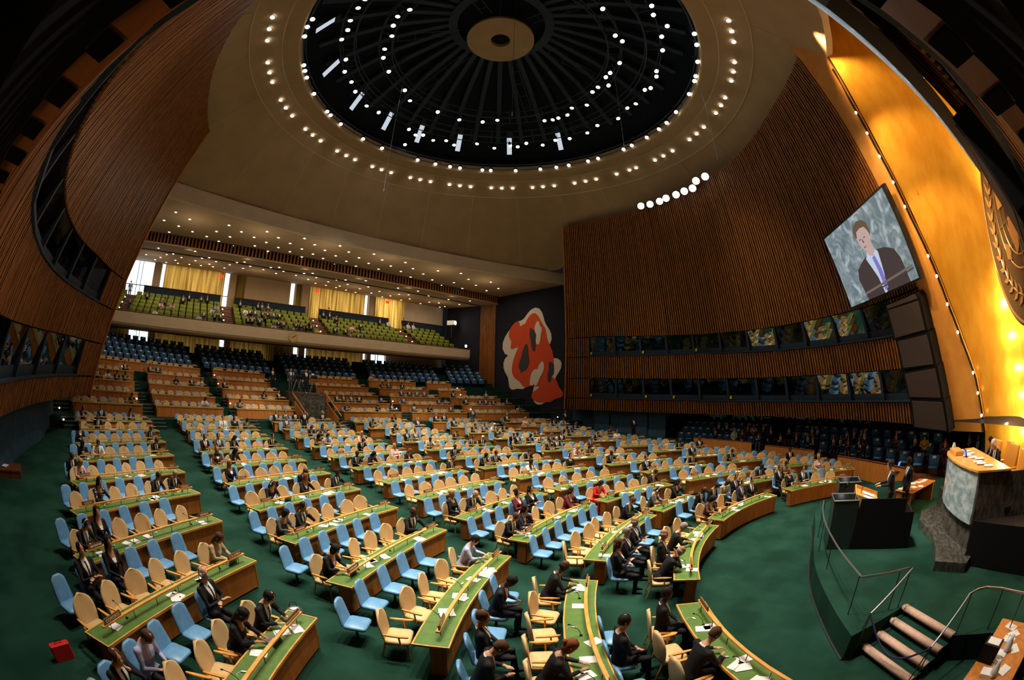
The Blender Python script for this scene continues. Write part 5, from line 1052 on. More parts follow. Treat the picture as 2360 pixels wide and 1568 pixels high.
def make_blue():
    root = empty('side_chair')
    b = MB(); rings = []
    for t in (0,.06,.3,.6,.85,.96,1.0):
        z = .47+.52*t; wv = (.262-.045*t)*(1 if t < .8 else (1-((t-.8)/.2)**2*.55)); y = -.20-.13*t; q = []
        for k in range(10):
            a = 2*pi*k/10; cx, sy = cos(a), sin(a); sg = lambda v: (abs(v)**.6)*(1 if v > 0 else -1)
            q.append(Vector((wv*sg(cx), y+.03*sg(sy), z)))
        rings.append(q)
    b.loft(rings); b.build('backrest', 'blue_vinyl', root, True)
    b = MB(); b.rbox((0,.04,.45), (.53,.48,.09), .09, None, 3); b.build('seat', 'blue_vinyl', root, True)
    p = MB(); p.cyl((0,0,0),(0,0,.41), .035, .03, 8); p.cyl((0,0,0),(0,0,.02), .17, .15, 14); p.build('pedestal', 'metal_dark', root)
    return root
# ================================================================== DESKS
SEATS = []      # (pos, rz, kind, desk key, seat number)
NAMES = {(0,4):('COMOROS','COLOMBIA'), (0,3):(None,'BRUNEI DARUSSALAM'), (0,6):('GABON','FRANCE'), (0,7):('HONDURAS','HAITI'), (0,8):('JORDAN','JAPAN'), (1,6):('FINLAND','FIJI'), (1,5):('DENMARK',''), (1,8):('','ITALY')}
def row_words(bi, n): return '%s row from rostrum, %s block from left' % (ORD[n+1], ORD[bi+1])
def arc(r0, a0, r1, a1, dr, N=8, ext=0.0):
    e = degrees(ext/r0); a0 -= e; a1 += e
    return [(r0+(r1-r0)*i/N+dr, a0+(a1-a0)*i/N) for i in range(N+1)]
def bar(b, L, r_in, r_out, z0, z1):
    """curved bar: radial thickness r_in..r_out, height z0..z1 along the list of (r, a)"""
    b.loft([[P(r+r_in,a,z0), P(r+r_out,a,z0), P(r+r_out,a,z1), P(r+r_in,a,z1)] for r, a in L])
def desk(bi, n, r0, a0, r1, a1, zf, tier=False):
    am, rm = (a0+a1)/2, (r0+r1)/2
    root = empty('delegate_desk', P(rm, am, zf)); key = (bi, n if not tier else 12+n)
    mx = Matrix.Translation(-P(rm, am, 0))
    nm = NAMES.get((bi,n)) if not tier else None
    if tier: lab = 'long wooden desk on the %s raised rear tier, %s block from left' % (ORD[n+1], ORD[bi+1])
    elif nm and nm[0]: lab = 'long green-topped delegate desk with the %s nameplate' % nm[0]
    else: lab = 'long green-topped delegate desk, '+row_words(bi, n)
    tag(root, lab, 'desk', 'long curved delegate desks')
    def B(name, m, f):
        b = MB(); f(b); b.v = [tuple(mx @ Vector(v)) for v in b.v]; return b.build(name, m, root)
    L = arc(r0,a0,r1,a1,0,8,.22); LR = arc(r0,a0,r1,a1,0,8,0)
    lo = -.08 if tier else .05
    B('front_panel', 'wood_panel', lambda b: bar(b, arc(r0,a0,r1,a1,0,8,.16), -.16,-.12, lo,.715))
    B('desktop', 'green_top', lambda b: bar(b, L, -.2,.40,.735,.755))
    B('desk_edge', 'wood_rail', lambda b: (bar(b, L, -.225,-.2,.705,.762), bar(b, L, .40,.43,.715,.762), bar(b, L[:1]+[(L[0][0],L[0][1]+degrees(.03/r0))], -.2,.4,.72,.762), bar(b, [(L[-1][0],L[-1][1]-degrees(.03/r0))]+L[-1:], -.2,.4,.72,.762)))
    B('rail', 'wood_rail', lambda b: bar(b, LR, -.035,.035,.93,.965))
    def posts(b):
        for i in range(7):
            t = (i+.3)/6.6; r, a = r0+(r1-r0)*t, a0+(a1-a0)*t; b.cyl(P(r,a,.75), P(r,a,.935), .009, n=4)
    B('rail_post', 'metal_dark', posts)
    for q in (L[0], L[-1]):
        B('end_panel', 'wood_panel', lambda b: bar(b, [(q[0], q[1]-degrees(.02/r0)*(1 if q is L[-1] else -1)*1), (q[0], q[1]+degrees(.02/r0))] if q is L[0] else [(q[0], q[1]-degrees(.04/r0)), (q[0], q[1])], -.16, .12 if not tier else .3, max(lo,.03), .72))
    # seats
    Ln = radians(a1-a0)*rm; rn = random.Random(bi*50+n+(1000 if tier else 0))
    nb = max(2, int(round(Ln/.78)))
    for i in range(nb):
        t = (i+.5)/nb; r, a = r0+(r1-r0)*t, a0+(a1-a0)*t
        SEATS.append((P(r+.78+rn.uniform(-.05,.10), a+degrees(rn.uniform(-.05,.05)/r), zf), face(a)+radians(rn.uniform(-16,16)), 'a', key, i+1))
        t = (i+.62)/(nb+.2); r, a = r0+(r1-r0)*t, a0+(a1-a0)*t
        SEATS.append((P(r+(1.80 if not tier else 1.42)+rn.uniform(-.03,.03), a, zf), face(a)+radians(rn.uniform(-5,5)), 'b', key, i+1))
    # nameplates at both ends of the rail
    for e, t in ((0,.07),(1,.93)):
        r, a = r0+(r1-r0)*t, a0+(a1-a0)*t
        word = nm[e] if nm else ''
        if nm and nm[e] is None: continue
        pl = MB().box((0,0,0), (.50,.03,.10)).build('nameplate', 'brass_plate'); pl.location = P(r,a,zf+1.015); pl.rotation_euler = (-.12,0,face(a)+pi)
        w = ('brown nameplate reading %s on a desk rail' % word) if word else 'small brown nameplate, %s end of desk, %s' % ('left' if e == 0 else 'right', row_words(bi,n) if not tier else '%s rear tier, %s block' % (ORD[n+1], ORD[bi+1]))
        tag(pl, w, 'nameplate', 'country nameplates on the desk rails')
        if word: text(word, .085 if len(word) < 10 else .055, 'lettering', pl, (0,-.017,-.03), (pi/2,0,0))
        else:
            q = MB(); x = -.17
            while x < .17: wv = rn.uniform(.02,.045); q.box((x+wv/2,-.016,0), (wv,.003,.045)); x += wv+.012
            q.build('letter_blocks', 'lettering', pl)  # random blocks stand in for unread lettering
    # papers, microphones and earpieces
    for i in range((5 if n < 6 else 3) if not tier else 1):
        t = rn.uniform(.04,.96); r, a = r0+(r1-r0)*t+rn.uniform(-.08,.24), a0+(a1-a0)*t
        k = rn.choice((1,1,2)); o = MB()
        for j in range(k): o.box((.12*j,.05*j,.006*j), (.21,.30,.006), Matrix.Rotation(rn.uniform(-.5,.5),3,'Z'))
        o = o.build('paper_sheets', 'paper'); o.location = P(r,a,zf+.762); o.rotation_euler = (0,0,face(a)+rn.uniform(-.4,.4))
        tag(o, 'white papers, %s on the desk of %s' % (ORD[i+1], row_words(bi,n) if not tier else '%s rear tier, %s block' % (ORD[n+1], ORD[bi+1])), 'papers', 'papers on the delegate desks')
    if not tier:
        for i in range(3):
            t = (i+.5)/3; r, a = r0+(r1-r0)*t+.12, a0+(a1-a0)*t
            o = bpy.data.objects.new('desk_microphone', MIC); COL.objects.link(o); o.location = P(r,a,zf+.755); o.rotation_euler = (0,0,face(a)+rn.uniform(-.6,.6))
            tag(o, 'black gooseneck microphone, %s on desk, %s' % (ORD[i+1], row_words(bi,n)), 'microphone', 'gooseneck microphones on the desks')
            if n < 7:
                o = bpy.data.objects.new('earpiece', EAR); COL.objects.link(o); o.location = P(r+.1,a+degrees(.3/r),zf+.755); o.rotation_euler = (0,0,rn.uniform(0,3))
                tag(o, 'white plastic earpiece, %s on desk, %s' % (ORD[i+1], row_words(bi,n)), 'earpiece', 'white earpieces on the desks')
_b = MB(); _b.cyl((0,0,0),(0,0,.02), .03, n=8); _b.tube([(0,0,.02),(0,-.05,.14),(0,-.14,.24),(0,-.22,.28)], .006, 5); _b.ell((0,-.24,.285), (.015,.03,.015), 6, 4); MIC = _b.mesh('desk_microphone', 'black')
_b = MB(); _b.ell((0,0,.015),(.06,.022,.015),10,5); _b.tube([(.05,0,.01),(.12,.05,.005),(.1,.12,.005)], .004, 4); EAR = _b.mesh('earpiece', 'white', True)
for bi, n, r0, a0, r1, a1 in DESKS: desk(bi, n, r0, a0, r1, a1, zrow(n))
for bi, k, r, a0, a1 in TIERS: desk(bi, k, r, a0, r, a1, TZ[k], True)
def seat_words(key, i, kind):
    bi, n = key
    w = 'tan armchair' if kind == 'a' else 'blue armless chair'
    if n >= 12: return '%s, %s seat, %s rear tier, %s block from left' % (w, ORD[i], ORD[n-11], ORD[bi+1])
    return '%s, %s seat, %s' % (w, ORD[i], row_words(bi, n))
CAMP = cam.matrix_world.translation
def place_chairs():
    for kind, mk, nm, cat, grp in (('a', make_armchair, 'armchair', 'armchair', 'tan armchairs behind the delegate desks'), ('b', make_blue, 'side_chair', 'chair', 'blue chairs behind the armchairs')):
        L = [s for s in SEATS if s[2] == kind]
        pr = mk(); me = one_mesh(pr); first = True; det = []; far = []
        L.sort(key=lambda s: (s[0]-CAMP).length)
        for j, (p, rz, k, key, i) in enumerate(L):
            if j < 150:
                o = pr if first else dup(pr, p, rz); first = False
                o.location = p; o.rotation_euler = (0,0,rz); tag(o, seat_words(key,i,kind), cat, grp)
            elif j < 300: far.append((p, rz, seat_words(key,i,kind), grp))
            else: det.append((p, rz))
        single_copies(me, nm, cat, far)
        merged(me, nm+'s', cat+'s', det, ('tan armchairs' if kind == 'a' else 'blue chairs')+' in the farthest desk rows and rear tiers')
place_chairs()
# a few extra aisle-end chairs
# ================================================================== PEOPLE
for nm_, c in (('skin_light',(.55,.29,.18)), ('skin_mid',(.36,.17,.09)), ('skin_dark',(.075,.032,.018)), ('suit_black',(.008,.008,.010)), ('suit_grey',(.07,.07,.075)), ('suit_navy',(.012,.016,.05)), ('cloth_brown',(.11,.045,.025)), ('cloth_tan',(.42,.32,.20)),
               ('cloth_lilac',(.38,.40,.60)), ('cloth_pink',(.70,.42,.38)), ('cloth_white',(.75,.72,.68)), ('cloth_red',(.60,.01,.008)), ('cloth_wine',(.14,.02,.03)), ('cloth_green',(.25,.4,.05)), ('cloth_yellow',(.6,.35,.03)), ('tie_red',(.45,.02,.03)), ('tie_violet',(.08,.06,.22)), ('shoe_black',(.006,.006,.006)),
               ('hair_black',(.010,.007,.006)), ('hair_brown',(.07,.03,.014)), ('hair_auburn',(.20,.05,.015)), ('hair_blond',(.42,.25,.09)), ('hair_grey',(.28,.26,.25)), ('hair_white',(.62,.60,.58)), ('eye_dark',(.01,.008,.008)), ('lip',(.30,.07,.06))):
    mat(nm_, c, .75 if not nm_.startswith('skin') else .5, 0, .25)
def floral():
    m = mat('cloth_floral', (.01,.01,.012), .8); nt = m.node_tree; b = nt.nodes['Principled BSDF']; v = nt.nodes.new('ShaderNodeTexVoronoi'); v.inputs['Scale'].default_value = 14
    tc = nt.nodes.new('ShaderNodeTexCoord'); r = nt.nodes.new('ShaderNodeValToRGB'); r.color_ramp.interpolation = 'CONSTANT'; r.color_ramp.elements[0].color = (.75,.72,.66,1); r.color_ramp.elements[1].position = .30; r.color_ramp.elements[1].color = (.012,.012,.014,1)
    nt.links.new(tc.outputs['Object'], v.inputs['Vector']); nt.links.new(v.outputs['Distance'], r.inputs[0]); nt.links.new(r.outputs[0], b.inputs['Base Color'])
floral()
class Pose: pass
def body_mesh(pose, woman=False, voxel=.016):
    stand = pose in ('stand','podium','photo'); h = .93 if stand else .52
    lean = radians({'desk':20,'chin':14,'head':30,'read':16,'podium':6,'lap':-4,'fold':-8}.get(pose,0)); hp = radians({'desk':24,'head':30,'read':42,'photo':0,'podium':6}.get(pose,2))
    piv = Vector((0,-.03,h)); T = Matrix.Translation(piv) @ Matrix.Rotation(-lean,4,'X') @ Matrix.Translation(-piv)
    up = h-.52; sx = .90 if woman else 1.0
    t = lambda x, y, z: T @ Vector((x*sx, y, z+up))
    caps = []   # (p, q, rp, rq, region)
    b = MB()
    # torso: stacked rounded sections
    sec = [(.43,.17,.125,-.02),(.52,.175,.13,-.02),(.64,.155,.115,-.02),(.76,.165,.12,-.015),(.88,.19,.13,-.01),(.98,.20,.115,-.02),(1.05,.175,.085,-.03),(1.10,.10,.07,-.03),(1.14,.062,.062,-.02)]
    if woman: sec[4] = (.88,.18,.145,.005); sec[2] = (.64,.135,.105,-.02)
    b.loft([[t(w*cos(2*pi*k/20), y+d*sin(2*pi*k/20), z) for k in range(20)] for z, w, d, y in sec])
    # neck and head
    nb = t(0,-.02,1.08); hc0 = t(0,.02,1.20)
    HM = Matrix.Translation(hc0) @ Matrix.Rotation(-(lean*.55+hp),4,'X')   # head frame, origin at skull base
    b.tube([nb, hc0, HM @ Vector((0,.0,.03))], [.062,.055,.055], 12)
    hs = [(-.035,.03,.035,.045),(-.02,.045,.055,.035),(.01,.058,.078,.022),(.05,.068,.092,.01),(.09,.074,.098,.002),(.13,.076,.098,-.004),(.17,.070,.088,-.008),(.20,.050,.062,-.010),(.215,.02,.03,-.010)]
    b.loft([[HM @ Vector((w*cos(2*pi*k/18), y+d*sin(2*pi*k/18), z)) for k in range(18)] for z, w, d, y in hs])
    b.loft([[HM @ Vector(p) for p in q] for q in ([(-.012,.095,.11),(.012,.095,.11),(0,.088,.12)], [(-.018,.118,.058),(.018,.118,.058),(0,.10,.05)], [(-.012,.085,.045),(.012,.085,.045),(0,.08,.04)])])
    for s in (-1,1): b.ell(HM @ Vector((s*.078,-.005,.085)), (.012,.022,.034), 8, 6)
    # arms
    SH = [t(s*.195,-.02,1.02) for s in (-1,1)]
    if pose in ('desk',): AR = [((.27,.26,.80),(.13,.50,.795)), ((.27,.28,.80),(.12,.47,.795))]
    elif pose == 'read': AR = [((.25,.16,.74),(.13,.36,.74)), ((.25,.16,.74),(.12,.37,.74))]
    elif pose == 'chin': AR = [((.25,.34,.82),(.07,.27,1.06)), ((.27,.28,.80),(.05,.44,.795))]
    elif pose == 'head': AR = [((.19,.42,.82),(.09,.32,1.08)), ((.19,.42,.82),(.09,.32,1.08))]
    elif pose == 'fold': AR = [((.25,.08,.76),(-.06,.24,.80)), ((.25,.08,.76),(-.04,.25,.84))]
    elif pose == 'lap': AR = [((.25,.06,.76),(.08,.27,.64)), ((.25,.06,.76),(.06,.29,.66))]
    elif pose == 'stand': AR = [((.25,-.04,1.18-up*0-.0),(.25,.06,.93)), ((.25,-.04,1.18),(.25,.06,.93))]
    elif pose == 'photo': AR = [((.27,.18,1.22),(.09,.26,1.50)), ((.27,.18,1.22),(.07,.26,1.50))]
    elif pose == 'podium': AR = [((.25,.10,1.18),(.16,.38,1.14)), ((.25,.10,1.18),(.14,.40,1.14))]
    hands = []
    for s, sh, (el, wr) in ((-1,SH[0],AR[0]), (1,SH[1],AR[1])):
        e = Vector((el[0]*s*sx, el[1], el[2])); w_ = Vector((wr[0]*s*sx, wr[1], wr[2]))
        b.tube([sh, (sh+e)/2, e, (e+w_)/2, w_], [.066,.058,.046,.040,.030], 10); b.ell(sh,(.072,.072,.075),10,8); b.ell(e,(.048,.048,.048),8,6)
        caps += [(sh,e,.066,.048,1),(e,w_,.048,.032,1)]; d = (w_-e).normalized(); hands.append((s, w_, d, e))
    # hands: palm, four unequal fingers, thumb from the side of the palm
    for s, w_, d, e in hands:
        nrm = Vector((0,0,1)) if abs(d.z) < .8 else Vector((0,-1,0)); sd = d.cross(nrm).normalized()*s; nn = sd.cross(d).normalized()
        if nn.z < 0: nn = -nn
        pc = w_+d*.055; b.tube([w_-d*.02, w_+d*.03, w_+d*.075, w_+d*.095], [.026,.034,.036,.028], 8, flat=.55)
        for k, ln in enumerate((.062,.072,.068,.052)):
            o = w_+d*.085+sd*(-.026+.0175*k); b.tube([o, o+d*ln*.5-nn*.006, o+d*ln*.8-nn*.022, o+d*ln*.92-nn*.034], [.0095,.009,.008,.006], 6)
        o = w_+d*.03-sd*.028; b.tube([o, o-sd*.02+d*.025, o-sd*.022+d*.055-nn*.01], [.012,.0105,.008], 6)
        caps.append((w_, w_+d*.17, .05, .06, 0))
    # legs
    for s in (-1,1):
        hip = Vector((s*.095,-.01,h-.0))
        if stand: kn, an = Vector((s*.10,.02,.50)), Vector((s*.10,-.02,.09))
        else: kn, an = Vector((s*.12,.43,.50)), Vector((s*.12,.42 if pose != 'lap' else .50,.09))
        b.tube([hip,(hip+kn)/2,kn,(kn+an)/2+Vector((0,-.01,.03)),an], [.092,.082,.062,.058,.042], 12); b.ell(kn,(.063,.063,.063),10,8); b.ell(hip,(.1,.1,.1),10,8)
        b.tube([an+Vector((0,-.06,-.045)), an+Vector((0,.02,-.035)), an+Vector((0,.12,-.05)), an+Vector((0,.19,-.06))], [.035,.048,.042,.026], 8, flat=.75)
        caps += [(hip,kn,.09,.062,4),(kn,an,.062,.045,4),(an+Vector((0,-.06,-.06)),an+Vector((0,.2,-.07)),.05,.04,5)]
    me = b.mesh('person', 'skin_light', True); ob = bpy.data.objects.new('tmp', me); COL.objects.link(ob)
    md = ob.modifiers.new('r','REMESH'); md.mode = 'VOXEL'; md.voxel_size = voxel; md.use_smooth_shade = True
    sm = ob.modifiers.new('s','SMOOTH'); sm.iterations = 2; sm.factor = .4
    dg = bpy.context.evaluated_depsgraph_get(); me2 = bpy.data.meshes.new_from_object(ob.evaluated_get(dg)); bpy.data.objects.remove(ob)
    me2.name = 'person'; me2.materials.clear()
    for m in ('skin_light','suit_black','cloth_white','tie_red','suit_black','shoe_black','eye_dark','lip'): me2.materials.append(M[m])
    Ti, Hi = T.inverted(), HM.inverted()
    def segd(c, p, q, a, r):
        v = q-p; k = max(0, min(1, (c-p).dot(v)/v.length_squared)); return (c-(p+v*k)).length-(a+(r-a)*k)
    idx = []
    for f in me2.polygons:
        c = f.center; L = Ti @ c; L.z -= up; H = Hi @ c; best = (1e9, 1)
        for p, q, a, r, reg in caps:
            d_ = segd(c, p, q, a, r)
            if d_ < best[0]: best = (d_, reg)
        reg = best[1]
        torso = .40 < L.z < 1.12 and abs(L.x) < .20 and abs(L.y+.02) < .16
        inner = torso and best[0] > -.004 and not (best[1] == 0 and best[0] < .012)
        if H.z > -.06 and abs(H.x) < .11 and abs(H.y) < .15 and H.z < .25: reg = 0
        elif inner and L.z > .50: reg = 1
        elif inner: reg = 4
        if reg == 1 and L.y > .02 and L.z > .70 and torso:
            wv = (.010+.30*(L.z-.72)) if not woman else (.0+.34*(L.z-.80))
            wv = min(wv, .085)
            if abs(L.x) < wv: reg = 3 if (abs(L.x) < .019 and L.z < 1.06) and not woman else 2
            if woman and L.z > .98 and abs(L.x) < wv: reg = 0
        if L.z > 1.085 and abs(L.x) < .075 and H.z < .05: reg = 2 if (L.z < 1.11 and not woman) else 0
        idx.append(reg)
    me2.polygons.foreach_set('material_index', idx)
    # eyes, brows and mouth
    bm = bmesh.new(); bm.from_mesh(me2); e2 = MB()
    for s in (-1,1): e2.ell(HM @ Vector((s*.030,.088,.098)), (.013,.008,.006), 8, 5, mi=6); e2.tube([HM @ Vector((s*.014,.097,.116)), HM @ Vector((s*.032,.096,.120)), HM @ Vector((s*.05,.084,.114))], .004, 4, mi=6)
    e2.ell(HM @ Vector((0,.096,.022)), (.022,.008,.006), 8, 5, mi=7)
    tmp = e2.mesh('t', ['eye_dark']); bm.from_mesh(tmp); bm.to_mesh(me2)
    nn = len(e2.f); ids = [p.material_index for p in me2.polygons]; ids[-nn:] = e2.m; me2.polygons.foreach_set('material_index', ids); bm.free()
    me2.update(); return me2, HM
def hair_mesh(kind):
    b = MB(); rings = []
    if kind == 'short': zs = [(.045,.55),(.075,.3),(.11,.05),(.15,-.3),(.19,-.9),(.222,-1)]
    elif kind == 'fringe': zs = [(.04,.2),(.08,.15),(.12,.1)]
    else: zs = [(-.02,.25),(.03,.15),(.08,.0),(.12,-.1),(.16,-.45),(.195,-1),(.228,-1)]
    # shell around the skull, open towards the face; inner and outer skins
    N = 20
    def rad(z):
        L = [(-.05,.062,.06),(-.02,.070,.085),(.05,.080,.102),(.09,.084,.108),(.13,.086,.110),(.17,.080,.100),(.20,.062,.075),(.23,.01,.01)]
        for (a, w1, d1), (c, w2, d2) in zip(L, L[1:]):
            if z <= c: k = max(0,(z-a)/(c-a)); return w1+(w2-w1)*k, d1+(d2-d1)*k
        return .01, .01
    out = []
    for z, opn in zs:
        w_, d_ = rad(z); a0 = pi/2+(1.05+opn*.6 if opn > -1 else 0); q = []
        lo_ = (pi/2+max(0, .75+opn*.5)) if opn > -.95 else pi/2
        span = 2*pi-2*(lo_-pi/2)
        for k in range(N+1):
            a = lo_+span*k/N; q.append(Vector((w_*cos(a), -.004+d_*sin(a), z)))
        inn = [Vector((p.x*.86, -.004+(p.y+.004)*.86, p.z)) for p in q]
        out.append(q+inn[::-1])
    b.loft(out)
    if kind in ('long','bun','curly'):
        if kind == 'long': b.loft([[Vector((w_*cos(2*pi*k/14), y+d_*sin(2*pi*k/14), z)) for k in range(14)] for z, w_, d_, y in ((.12,.075,.05,-.06),(.04,.085,.05,-.065),(-.06,.09,.045,-.075),(-.15,.085,.035,-.085),(-.20,.05,.02,-.085))])
        if kind == 'curly': b.loft([[Vector(((w_+.01*sin(k*3))*cos(2*pi*k/14), y+d_*sin(2*pi*k/14), z)) for k in range(14)] for z, w_, d_, y in ((.16,.10,.09,-.03),(.08,.115,.10,-.035),(-.02,.115,.08,-.05),(-.10,.09,.05,-.06))])
        if kind == 'bun': b.ell((0,-.12,.12), (.04,.04,.04), 10, 8)
    return b.mesh('hair', 'hair_black', True)
def hijab_mesh():
    b = MB(); rings = []
    for z, w_, d_, y in ((-.16,.15,.12,-.01),(-.08,.10,.095,.0),(-.03,.082,.095,.0),(.05,.09,.10,-.018),(.12,.09,.10,-.022),(.18,.078,.09,-.02),(.22,.045,.05,-.015),(.235,.01,.01,-.01)):
        rings.append([Vector((w_*cos(2*pi*k/20), y+d_*sin(2*pi*k/20)*(1 if not (z > .0 and z < .15 and 2 <= k <= 8) else .70), z)) for k in range(20)])
    b.loft(rings); return b.mesh('headscarf', 'cloth_white', True)
def phones_mesh():
    b = MB(); b.tube([(-.088,0,.09),(-.085,0,.16),(-.05,-.0,.215),(0,0,.235),(.05,0,.215),(.085,0,.16),(.088,0,.09)], .008, 5)
    for s in (-1,1): b.ell((s*.092,0,.08), (.016,.034,.04), 10, 6)
    return b.mesh('headphones', 'cloth_white', True)
BODY = {}
HAIR = {k: hair_mesh(k) for k in ('short','fringe','long','bun','curly')}; HIJ = hijab_mesh(); PHN = phones_mesh()
def get_body(pose, woman):
    k = (pose, woman)
    if k not in BODY: BODY[k] = body_mesh(pose, woman)
    return BODY[k]
def setmat(o, i, m):
    s = o.material_slots[i]; s.link = 'OBJECT'; s.material = M[m]
def person(loc, rz, look, pose=None, where='', small=False, scale=1.1, rn=None):
    """look: sex/head, clothes, pose or skin digit"""
    a, c = look[0], look[1]; d = look[2] if len(look) > 2 else '0'
    rn = rn or random.Random(int(loc[0]*100)+int(loc[1]*37))
    woman = a in 'wrh'
    skin = 'skin_dark' if d in '67' else ('skin_mid' if (rn.random() < .3 and a not in 'WG') else 'skin_light')
    if d in '67' and a in 'mBtwh': pass
    ps = pose or {'0':rn.choice(('lap','fold','desk')),'1':'desk','2':'chin','3':'fold','4':'read','5':rn.choice(('lap','desk')),'6':rn.choice(('lap','desk')),'7':'chin','8':'head'}[d]
    me, HM = get_body(ps, woman)
    o = bpy.data.objects.new('person', me); COL.objects.link(o); o.location = loc; o.rotation_euler = (0,0,rz); o.scale = (scale,)*3
    top, tie, shirt, desc, hair = 'suit_black', 'suit_black', 'cloth_white', 'dark suit', 'hair_black'
    if not woman:
        hair = {'G':'hair_grey','W':'hair_white','n':'hair_brown'}.get(c, rn.choice(('hair_black','hair_black','hair_brown')))
        if c == 'g': top, desc = 'suit_grey', 'grey suit'
        elif c == 'c': top, desc = 'cloth_brown', 'brown jacket'
        elif c == 't': top, desc = 'cloth_tan', 'tan jacket'
        elif c == 'l': top, shirt, tie, desc = 'cloth_lilac', 'cloth_lilac', 'cloth_lilac', 'pale lilac shirt'
        elif c == 'w': top, tie, desc = 'cloth_white', 'suit_black', 'white shirt and tie'
        elif c == 'B': top, desc = 'suit_navy', 'navy suit'
        elif c == 'p': top, shirt, tie, desc = 'cloth_pink', 'cloth_pink', 'cloth_pink', 'pink shirt'
        elif c == 'y': top, shirt, tie, desc = 'cloth_yellow', 'cloth_yellow', 'cloth_yellow', 'yellow shirt'
        elif c == 'R': tie, desc = 'tie_red', 'dark suit and red tie'
        elif c in 'VP': tie, desc = 'tie_violet', 'dark suit and violet tie'
        elif c == 'G': desc = 'dark suit, grey hair'
        elif c == 'W': desc = 'dark suit, white hair'
        elif c == 'n': desc = 'dark suit, brown hair'
    else:
        hair = {'y':'hair_blond','r':'hair_auburn','o':'hair_brown','u':'hair_auburn','n':'hair_brown','p':'hair_blond','t':'hair_brown','P':'hair_blond'}.get(c, 'hair_black'); shirt = rn.choice(('cloth_white','suit_black','cloth_white'))
        desc = {'y':'black jacket, blond hair','r':'black jacket, auburn hair','o':'black jacket, brown hair','u':'black jacket, auburn bun','n':'black jacket, brown hair'}.get(c, 'black clothes')
        if c == 'g': top, desc = 'suit_grey', 'grey jacket'
        elif c in 'cb': top, desc = 'cloth_brown', 'brown clothes'
        elif c == 't': top, desc = 'cloth_tan', 'tan jacket'
        elif c == 'l': top, desc = 'cloth_lilac', 'pale lilac top'
        elif c in 'pP': top, desc = 'cloth_pink', 'pink top'
        elif c == 'w': top, desc = 'cloth_white', 'white top'
        elif c == 'B': top, desc = 'suit_navy', 'navy dress'
        elif c == 'R': top, desc = 'cloth_wine', 'wine red jacket'
        elif c == 'E': top, shirt, desc = 'cloth_red', 'cloth_green', 'bright red suit'
        elif c == 'q': top, desc = 'cloth_wine', 'purple jacket'
        elif c == 'f': top, shirt, desc = 'cloth_floral', 'cloth_floral', 'black and white floral top'
        elif c == 'S': desc = 'sleeveless black dress'
    for i, m in enumerate((skin, top, shirt, tie)): setmat(o, i, m)
    setmat(o, 4, 'suit_black' if top in ('suit_black','cloth_white','cloth_pink','cloth_lilac','cloth_tan','cloth_floral','cloth_yellow') else top)
    def put(mesh, nm, m=None):
        h = bpy.data.objects.new(nm, mesh); COL.objects.link(h); h.parent = o; h.matrix_local = HM
        if m: setmat(h, 0, m)
    if a == 'h': put(HIJ, 'headscarf', 'cloth_white' if c == 'w' else 'cloth_brown'); who = 'woman in headscarf'
    elif a == 'B': put(HAIR['fringe'], 'hair', 'hair_grey' if (skin != 'skin_dark') else 'hair_black'); who = 'bald man'
    elif woman: put(HAIR['bun' if c == 'u' else 'curly' if c == 'c' else 'long' if rn.random() < .75 else 'bun'], 'hair', hair); who = 'woman'
    else: put(HAIR['short'], 'hair', hair); who = 'man'
    if d == '5': put(PHN, 'headphones')
    act = {'desk':'writing','chin':'hand on chin','head':'head in hands','fold':'arms folded','lap':'sitting back','read':'reading','stand':'standing','photo':'taking a photo','podium':'speaking'}[ps]
    lb = '%s in %s, %s%s, %s' % (who, desc, 'headset, ' if d == '5' else '', act, where)
    if len(lb.replace(',', ' ').split()) > 16: lb = '%s in %s, %s' % (who, desc, where)
    if len(lb.replace(',', ' ').split()) > 16: lb = '%s, %s' % (who, where)
    tag(o, lb, 'person')
    return o
